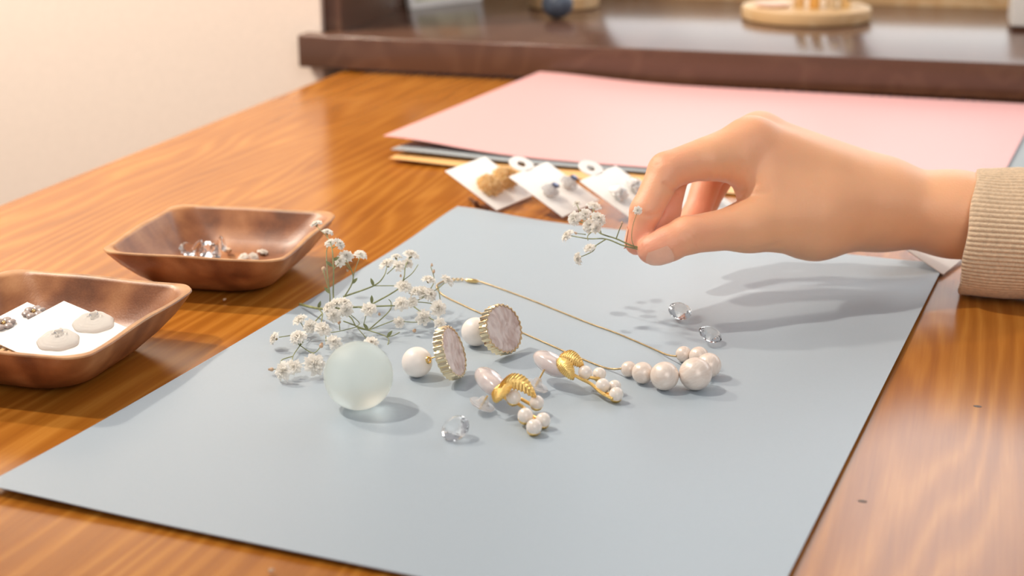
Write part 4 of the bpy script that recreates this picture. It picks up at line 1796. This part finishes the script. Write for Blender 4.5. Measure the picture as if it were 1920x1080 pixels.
st1([(585, 905, .7035), (520, 890, .703), (430, 850, .706), (340, 820, .712), (265, 770, .722), (205, 745, .728)], 0.00042)
st1([(560, 912, .703), (470, 890, .704), (370, 852, .708), (265, 850, .714), (160, 832, .721)], 0.00038)
st1([(430, 850, .706), (448, 800, .704), (465, 762, .702)], 0.0003)
st1([(370, 852, .708), (310, 890, .705), (280, 910, .703)], 0.0003)
st1([(310, 890, .705), (290, 925, .702), (215, 960, .699)], 0.0003)
st1([(340, 820, .712), (330, 760, .709), (330, 730, .708)], 0.0003)
st1([(300, 800, .716), (262, 830, .713), (262, 860, .711)], 0.0003)
st1([(265, 770, .722), (290, 700, .731), (300, 660, .737)], 0.0003)
st1([(240, 755, .725), (215, 690, .730), (195, 645, .734)], 0.0003)
st1([(270, 780, .720), (240, 710, .722)], 0.0003)
st1([(250, 825, .716), (192, 818, .716)], 0.00025)
st1([(540, 905, .7025), (522, 850, .7005), (530, 770, .6995), (555, 695, .700)], 0.0002)
child(stems, 'stem', 'stem', hs, True, 0)
M1 = 0.706 / FPX / 3.177
for x, y, r, d_, ax in ((195, 635, 26, .735, (-.2, .8, -.4)), (300, 648, 40, .738, (.2, .8, -.3)), (245, 700, 33, .722, (-.2, .4, -.8)), (170, 730, 38, .728, (-.6, .1, -.6)), (330, 722, 40, .708, (.4, .6, -.6)),
                        (270, 768, 38, .716, (-.2, .2, -.9)), (312, 790, 30, .708, (.3, -.4, -.8)), (132, 825, 37, .722, (-.7, .6, -.2)), (268, 900, 30, .702, (-.3, .7, -.5)), (195, 968, 32, .698, (-.8, -.1, -.4)),
                        (558, 680, 22, .6995, (-.1, .3, -.9)), (465, 757, 11, .702, (0, .9, 0))):
    put_flower(hs, Z1(x, y, d_), r * M1 * 1.12, cdir(*ax), random.uniform(0, 6), bud=(r < 15))
put_flower(hs, Z1(190, 818, .716), 12 * M1, cdir(-.6, .5, 0), 0, True)


# ================================================================== EARRING CARDS IN A ROW
def card(px, cz, u3, v3, size, label, tab=True, t=0.0006, group='white earring cards in a row behind the blue sheet', hole=True):
    """px: pixel of the card's centre at height cz; u3, v3: world directions of its edges (u: long raised edge, v: downhill)"""
    u = Vector(u3).normalized()
    v = Vector(v3)
    v = (v - u * v.dot(u)).normalized()
    v = -v                                                # v points uphill, to the raised edge
    n = u.cross(v)
    c = P(px[0], px[1], cz)
    m = Matrix((u, v, n)).transposed().to_4x4()
    m.translation = c
    root = empty('earring_card', c)
    root.rotation_euler = m.to_euler()
    tag(root, label, 'earring card', group)
    mb = MB()
    mb.box((0, 0, 0), (size, size, t), bev=0.0002)
    mb.build('card', 'whitecard', root, True)
    if tab:
        mb = MB()
        ri, ro, hh = 0.0028, 0.0078, t / 2
        fr = Matrix.Translation((size * 0.0, size / 2 + 0.0058, 0)) @ Matrix.Diagonal((1.25, 1, 1, 1))
        mb.lathe([(ri, -hh), (ro, -hh), (ro, hh), (ri, hh)], fr, 32, close=True)
        mb.build('hanging_tab', 'whitecard', root, True)
    return root, m


U = (24.7, 36.7, 1.0)
Vd = (33.0, -21.6, -20.0)
Wn = Vector(U).cross(Vector(Vd))
specs = [((920, 343), 0.0125, 'white earring card carrying the amber bead clusters', False),
         ((1040, 354), 0.0135, 'white earring card with the clear cluster and dark blue crystal', True),
         ((1172, 362), 0.0135, 'white earring card with silver clusters beside the fingertip', True),
         ((1312, 376), 0.0135, 'white earring card with gold bits seen between the fingers', True),
         ((1730, 452), 0.0120, 'white earring card mostly hidden behind the wrist and cuff', True)]
cards = []
for px, cz, lab, tab in specs:
    cards.append(card(px, cz, U, Vd, 0.0445, lab, tab))


def bead_cluster(m, uv, rad, nb, br, mat, label, group, centre=None, seed=0, flat=0.75):
    r_ = random.Random(seed)
    n = (m.to_3x3() @ Vector((0, 0, 1))).normalized()
    base = m @ Vector((uv[0], -uv[1], 0.0004))
    root = empty('bead_earring', base)
    root.rotation_euler = m.to_euler()
    tag(root, label, 'earring', group)
    mb = MB()
    for i in range(nb):
        # golden-spiral dome
        t = (i + 0.5) / nb
        ph = i * 2.39996
        el = math.acos(1 - t * 1.0)
        q = Vector((math.sin(el) * math.cos(ph), math.sin(el) * math.sin(ph), math.cos(el) * flat)) * (rad - br)
        b_ = br * r_.uniform(0.75, 1.25)
        mb.sphere(q + Vector((0, 0, br * 1.1)), b_, seg=10, rings=7)
    o = mb.build('beads', mat, root, True, None, 0)
    o['kind'] = 'stuff'
    mb = MB()
    mb.lathe([(rad * 0.55, 0.0001), (rad * 0.6, 0.0012), (rad * 0.35, rad * 0.45), (0, rad * 0.5)], None, 20)
    mb.build('backing', centre or 'gold', root)
    return root


def crystal_on(root, q, r, mat, name='centre_crystal'):
    o = link_mesh(name, [(a * r, b * r, c * r) for a, b, c in gv], gf, mat, root, False)
    o.location = q
    return o


m0, m1, m2, m3, m4 = [c[1] for c in cards]
bead_cluster(m0, (-0.009, 0.0045), 0.0098, 34, 0.0021, 'goldbead', 'amber bead cluster earring, the nearer one on the first card', 'amber bead earrings', 'yellowgold', 1)
bead_cluster(m0, (0.0105, 0.0035), 0.0098, 34, 0.0021, 'goldbead', 'amber bead cluster earring, the farther one on the first card', 'amber bead earrings', 'yellowgold', 2)
r_ = bead_cluster(m1, (-0.0105, 0.002), 0.0062, 20, 0.0015, 'clearplastic', 'clear cluster earring with blue crystal, nearer one on its card', 'clear cluster earrings', 'pearl', 3)
crystal_on(r_, (0.0035, -0.0005, 0.0062), 0.0028, 'bluebead')
r_ = bead_cluster(m1, (0.0115, 0.002), 0.0062, 20, 0.0015, 'clearplastic', 'clear cluster earring with blue crystal, farther one on its card', 'clear cluster earrings', 'pearl', 4)
crystal_on(r_, (0.0035, -0.0005, 0.0062), 0.0028, 'bluebead')
bead_cluster(m2, (-0.0105, 0.000), 0.0066, 22, 0.0015, 'silver', 'silver cluster earring on the card next to the fingertip', 'silver cluster earrings', 'silver', 5)
bead_cluster(m2, (0.0105, 0.000), 0.0066, 22, 0.0015, 'silver', 'silver cluster earring half hidden behind the index finger', 'silver cluster earrings', 'silver', 6)
bead_cluster(m3, (-0.009, 0.004), 0.0058, 16, 0.0014, 'yellowgold', 'gold bead earring just above the thumb between the fingers', 'gold bead earrings', 'gold', 7)
bead_cluster(m3, (0.0085, 0.003), 0.0058, 16, 0.0014, 'yellowgold', 'gold bead earring seen in the gap beside the palm', 'gold bead earrings', 'gold', 8)
# dark hook fallen below the first card
hk = empty('hook_earring', P(893, 386, 0.0006))
tag(hk, 'dark bronze hook earring lying under the first card', 'earring')
mb = MB()
pp = spline([P(880, 372, 0.001), P(889, 378, 0.004), P(893, 386, 0.001), P(903, 388, 0.001), P(915, 392, 0.001)], 6)
mb.tube(pp, 0.0008, 8)
child(mb, 'hook', 'bronze', hk)
mb = MB()
mb.sphere(P(893, 383, 0.0022), 0.0019, seg=14, rings=9)
child(mb, 'bead', 'bronze', hk)

# cards in the near dish
def on_plane(m, px, py):
    n = (m.to_3x3() @ Vector((0, 0, 1))).normalized()
    o_ = Vector((0, 0, CAMH))
    d_ = (P(px, py, 0.01) - o_).normalized()
    t = (m.translation - o_).dot(n) / d_.dot(n)
    return o_ + d_ * t + n * 0.0003


def card_from(q, label):
    """card by its four corners"""
    c = sum(q, Vector()) / 4
    u = ((q[1] - q[0]) + (q[2] - q[3])) / 2
    v = ((q[3] - q[0]) + (q[2] - q[1])) / 2
    su, sv = u.length, v.length
    u.normalize()
    v = (v - u * v.dot(u)).normalized()
    n = u.cross(v)
    if n.z < 0:
        n = -n
        v, u = u, v
        su, sv = sv, su
        n = u.cross(v)
    m = Matrix((u, v, n)).transposed().to_4x4()
    m.translation = c
    root = empty('earring_card', c)
    root.rotation_euler = m.to_euler()
    tag(root, label, 'earring card', 'white earring cards in the near dish')
    mb = MB()
    mb.box((0, 0, 0), (su, sv, 0.0006), bev=0.0002)
    mb.build('card', 'whitecard', root, True)
    print('card', su, sv)
    return root, m


_T, _R = P(118, 566, 0.0195), P(249, 617, 0.0155)
_v = (P(0, 628, 0.0130) - _T) * 1.17
_u = _R - _T
cd1, mc1 = card_from((_T + _v, _T, _R, _R + _v), 'white card with two clear shell earrings in the near dish')
_dn = mc1.to_3x3() @ Vector((0, 0, -0.0030))
mlow = mc1.copy()
mlow.translation = mc1.translation + _dn
_T2 = on_plane(mlow, 50, 569)
cd2, mc2 = card_from((_T2 + _v * 0.8, _T2, _T2 + _u * 0.8, _T2 + _u * 0.8 + _v * 0.8), 'white card lying underneath with grey flower earrings in the near dish')


for px, py, lab in ((176, 607, 'clear shell earring farther back on the dish card'), (110, 640, 'clear shell earring nearer the front of the dish card')):
    base = on_plane(mc1, px, py)
    root = empty('shell_earring', base)
    root.rotation_euler = mc1.to_euler()
    tag(root, lab, 'earring', 'clear shell earrings on the dish card')
    mb = MB()
    vs, fs = [], []
    sg, rg = 40, 10
    for i in range(rg + 1):
        t = i / rg
        for k in range(sg):
            th = 2 * PI * k / sg
            rr_ = 0.0098 * (1 - t) ** 0.9 * (1 + 0.04 * math.sin(3 * th + 1) + 0.03 * math.sin(7 * th))
            vs.append((rr_ * 1.05 * math.cos(th), rr_ * 0.92 * math.sin(th), 0.0008 + 0.0017 * (1 - (1 - t) ** 2.2) * (1 + 0.22 * math.sin(9 * t * 3 + th)) if i else 0.0))
    for i in range(rg):
        for k in range(sg):
            k2 = (k + 1) % sg
            fs.append((i * sg + k, i * sg + k2, (i + 1) * sg + k2, (i + 1) * sg + k))
    fs.append(tuple(range(sg))[::-1])
    mb.add(vs, fs)
    mb.build('shell', 'clearshell', root, True, None, 0)
    crystal_on(root, (-0.0015, 0.002, 0.0034), 0.0021, 'crystal', 'crystal')
    for k in range(4):
        mb = MB()
        a = k * PI / 2 + 0.6
        mb.sphere((-0.0015 + 0.0030 * math.cos(a), 0.002 + 0.0030 * math.sin(a), 0.0028), 0.0008, seg=10, rings=7)
        mb.build('bead', 'crystal', root, True, None, 0)
for px, py, lab in ((64, 589, 'grey flower earring peeping out behind the dish card'), (8, 611, 'grey flower earring at the left edge of the picture')):
    base = on_plane(mc2, px, py)
    root = empty('flower_earring', base)
    root.rotation_euler = mc2.to_euler()
    tag(root, lab, 'earring', 'grey flower earrings in the near dish')
    for k in range(6):
        a = 2 * PI * k / 6
        mb = MB()
        mb.sphere((0.0034 * math.cos(a), 0.0034 * math.sin(a), 0.0010), 0.0022, 1, 1, 0.42, 14, 9)
        mb.build('petal', 'greyshell', root, True, None, 0)
    mb = MB()
    mb.sphere((0, 0, 0.0014), 0.0010, seg=12, rings=8)
    mb.build('centre_bead', 'gold', root, True, None, 0)
# barred wooden piece under the cards
pc_ = P(18, 668, 0.0085)
bar = empty('barred_brooch', pc_, R(-16))
tag(bar, 'brown and black barred wooden piece under the cards in the near dish', 'accessory')
mb = MB()
mb.box((-0.004, 0.002, -0.001), (0.034, 0.014, 0.0016), bev=0.0003)
mb.build('backing', 'bronze', bar)
for k in range(8):
    mb = MB()
    mb.box((-0.0185 + k * 0.0042, 0.002, 0.0006), (0.0022, 0.014, 0.0018), bev=0.0003)
    mb.build('slat', 'palewood', bar)

# ================================================================== THINGS ON THE COUNTER
def on_counter(px, py):
    return P(px, py, TOPZ)


c0 = on_counter(1502, 50)
ctr = c0 + nrm * 0.058 + Vector((0, 0, 0.0003))
mb = MB()
mb.lathe([(0.062, 0), (0.0655, 0.001), (0.0662, 0.003), (0.0662, 0.0115), (0.0655, 0.0132), (0.063, 0.014), (0, 0.014)], None, 64)
o = mb.build('round_board', 'palewood', None, True)
o.location = ctr
tag(o, 'round pale wooden board standing on the dark counter', 'board')
for i, (a, b, h, mt, lab) in enumerate(((-0.006, -0.022, 0.055, 'palegold', 'leftmost slim gold tube on the round board'), (0.010, -0.026, 0.060, 'gold', 'second slim gold tube on the round board'),
                                        (0.026, -0.022, 0.052, 'silver', 'slim silver tube on the round board'), (0.040, -0.016, 0.058, 'palegold', 'rightmost slim gold tube on the round board'))):
    root = empty('slim_tube', ctr + e * a + nrm * b + Vector((0, 0, 0.0142)))
    tag(root, lab, 'tube', 'slim tubes on the round board')
    mb = MB()
    mb.lathe([(0.0052, 0), (0.0056, 0.0006), (0.0056, h * 0.55), (0.005, h * 0.56)], None, 24)
    mb.build('body', mt, root)
    mb = MB()
    mb.lathe([(0.0049, h * 0.56), (0.0053, h * 0.57), (0.0053, h - 0.001), (0.0047, h), (0, h)], None, 24)
    mb.build('cap', 'palegold', root)
mb = MB()
mb.lathe([(0.012, 0), (0.0165, 0.001), (0.0175, 0.003), (0.0165, 0.0036), (0.013, 0.0022), (0, 0.002)], None, 32)
o = mb.build('trinket_dish', 'peach', None, True)
o.location = ctr + e * -0.033 + nrm * -0.020 + Vector((0, 0, 0.0142))
tag(o, 'tiny peach dish at the left of the round board', 'dish')

c0 = on_counter(1040, 38)
mb = MB()
mb.sphere((0, 0, 0), 0.0165, 1, 1, 0.92, 32, 20)
for i, v in enumerate(mb.v):
    mb.v[i] = v * (1 + 0.03 * math.sin(v.x * 200) * math.cos(v.y * 170 + v.z * 150))
zmin = min(v.z for v in mb.v)
o = mb.build('pebble', 'bluestone', None, True, None, 0)
o.location = c0 + nrm * 0.012 + Vector((0, 0, -zmin + 0.0003))
tag(o, 'dark blue-grey round stone on the counter', 'stone')
c0 = on_counter(1038, 22)
mb = MB()
prof_o = []
sg = 48
vs, fs = [], []
for s, z in ((0.96, 0), (1, 0.0012), (1.0, 0.013), (0.97, 0.0142), (0.0, 0.0142)):
    for k in range(sg):
        th = 2 * PI * k / sg
        rr_ = 0.039 * (1 + 0.04 * math.sin(2 * th) + 0.025 * math.sin(5 * th)) * s
        vs.append((rr_ * math.cos(th), rr_ * math.sin(th), z))
for i in range(4):
    for k in range(sg):
        k2 = (k + 1) % sg
        fs.append((i * sg + k, i * sg + k2, (i + 1) * sg + k2, (i + 1) * sg + k))
fs.append(tuple(range(sg))[::-1])
mb.add(vs, fs)
o = mb.build('wood_slice', 'palewood', None, True)
o.location = c0 + nrm * 0.046 + Vector((0, 0, 0.0003))
tag(o, 'round wood slice on the counter behind the blue-grey stone', 'board')
c0 = on_counter(1095, 15)
mb = MB()
mb.lathe([(0.010, 0), (0.013, 0.001), (0.0145, 0.02), (0.0145, 0.03), (0.0132, 0.03), (0.012, 0.004), (0, 0.003)], None, 28)
o = mb.build('small_cup', 'whiteceramic', None, True)
o.location = c0 + nrm * 0.03 + Vector((0, 0, 0.0148))
tag(o, 'small cream cup on the wood slice', 'cup')
# folded printed card / small frame at the left
f0, f1 = on_counter(772, 17), on_counter(905, 1)
fd = (f1 - f0)
fd.z = 0
fw = fd.length
root = empty('display_frame', f0 + Vector((0, 0, 0.0003)), math.atan2(fd.y, fd.x))
tag(root, 'small white framed picture leaning at the left of the counter', 'frame')
tl = Matrix.Rotation(R(-12), 4, 'X')
mb = MB()
for c_, s_ in (((fw / 2, 0.004, 0.0035), (fw, 0.006, 0.007)), ((fw / 2, 0.004, 0.0965), (fw, 0.006, 0.007)), ((0.0035, 0.004, 0.05), (0.007, 0.006, 0.086)), ((fw - 0.0035, 0.004, 0.05), (0.007, 0.006, 0.086))):
    mb.box(c_, s_, tl)
mb.build('frame', 'whiteceramic', root)
mb = MB()
mb.box((fw / 2, 0.0055, 0.05), (fw - 0.012, 0.002, 0.088), tl)
mb.build('picture', 'print', root)
mb = MB()
mb.box((fw / 2, 0.0205, 0.0325), (0.03, 0.002, 0.066), Matrix.Rotation(R(8), 4, 'X'))
mb.build('easel_leg', 'palewood', root)
# white box at the right edge
c0 = on_counter(1893, 58)
root = empty('white_box', c0 + e * 0.03 + nrm * 0.03 + Vector((0, 0, 0.0003)), CROT)
tag(root, 'white lidded box at the far right of the counter', 'box')
mb = MB()
mb.box((0, 0, 0.002), (0.056, 0.056, 0.004), bev=0.0005)
mb.build('foot', 'bronze', root)
mb = MB()
mb.box((0, 0, 0.034), (0.06, 0.06, 0.06), bev=0.002)
mb.build('body', 'whiteceramic', root)
mb = MB()
mb.box((0, 0, 0.0715), (0.062, 0.062, 0.014), bev=0.002)
mb.build('lid', 'whiteceramic', root)
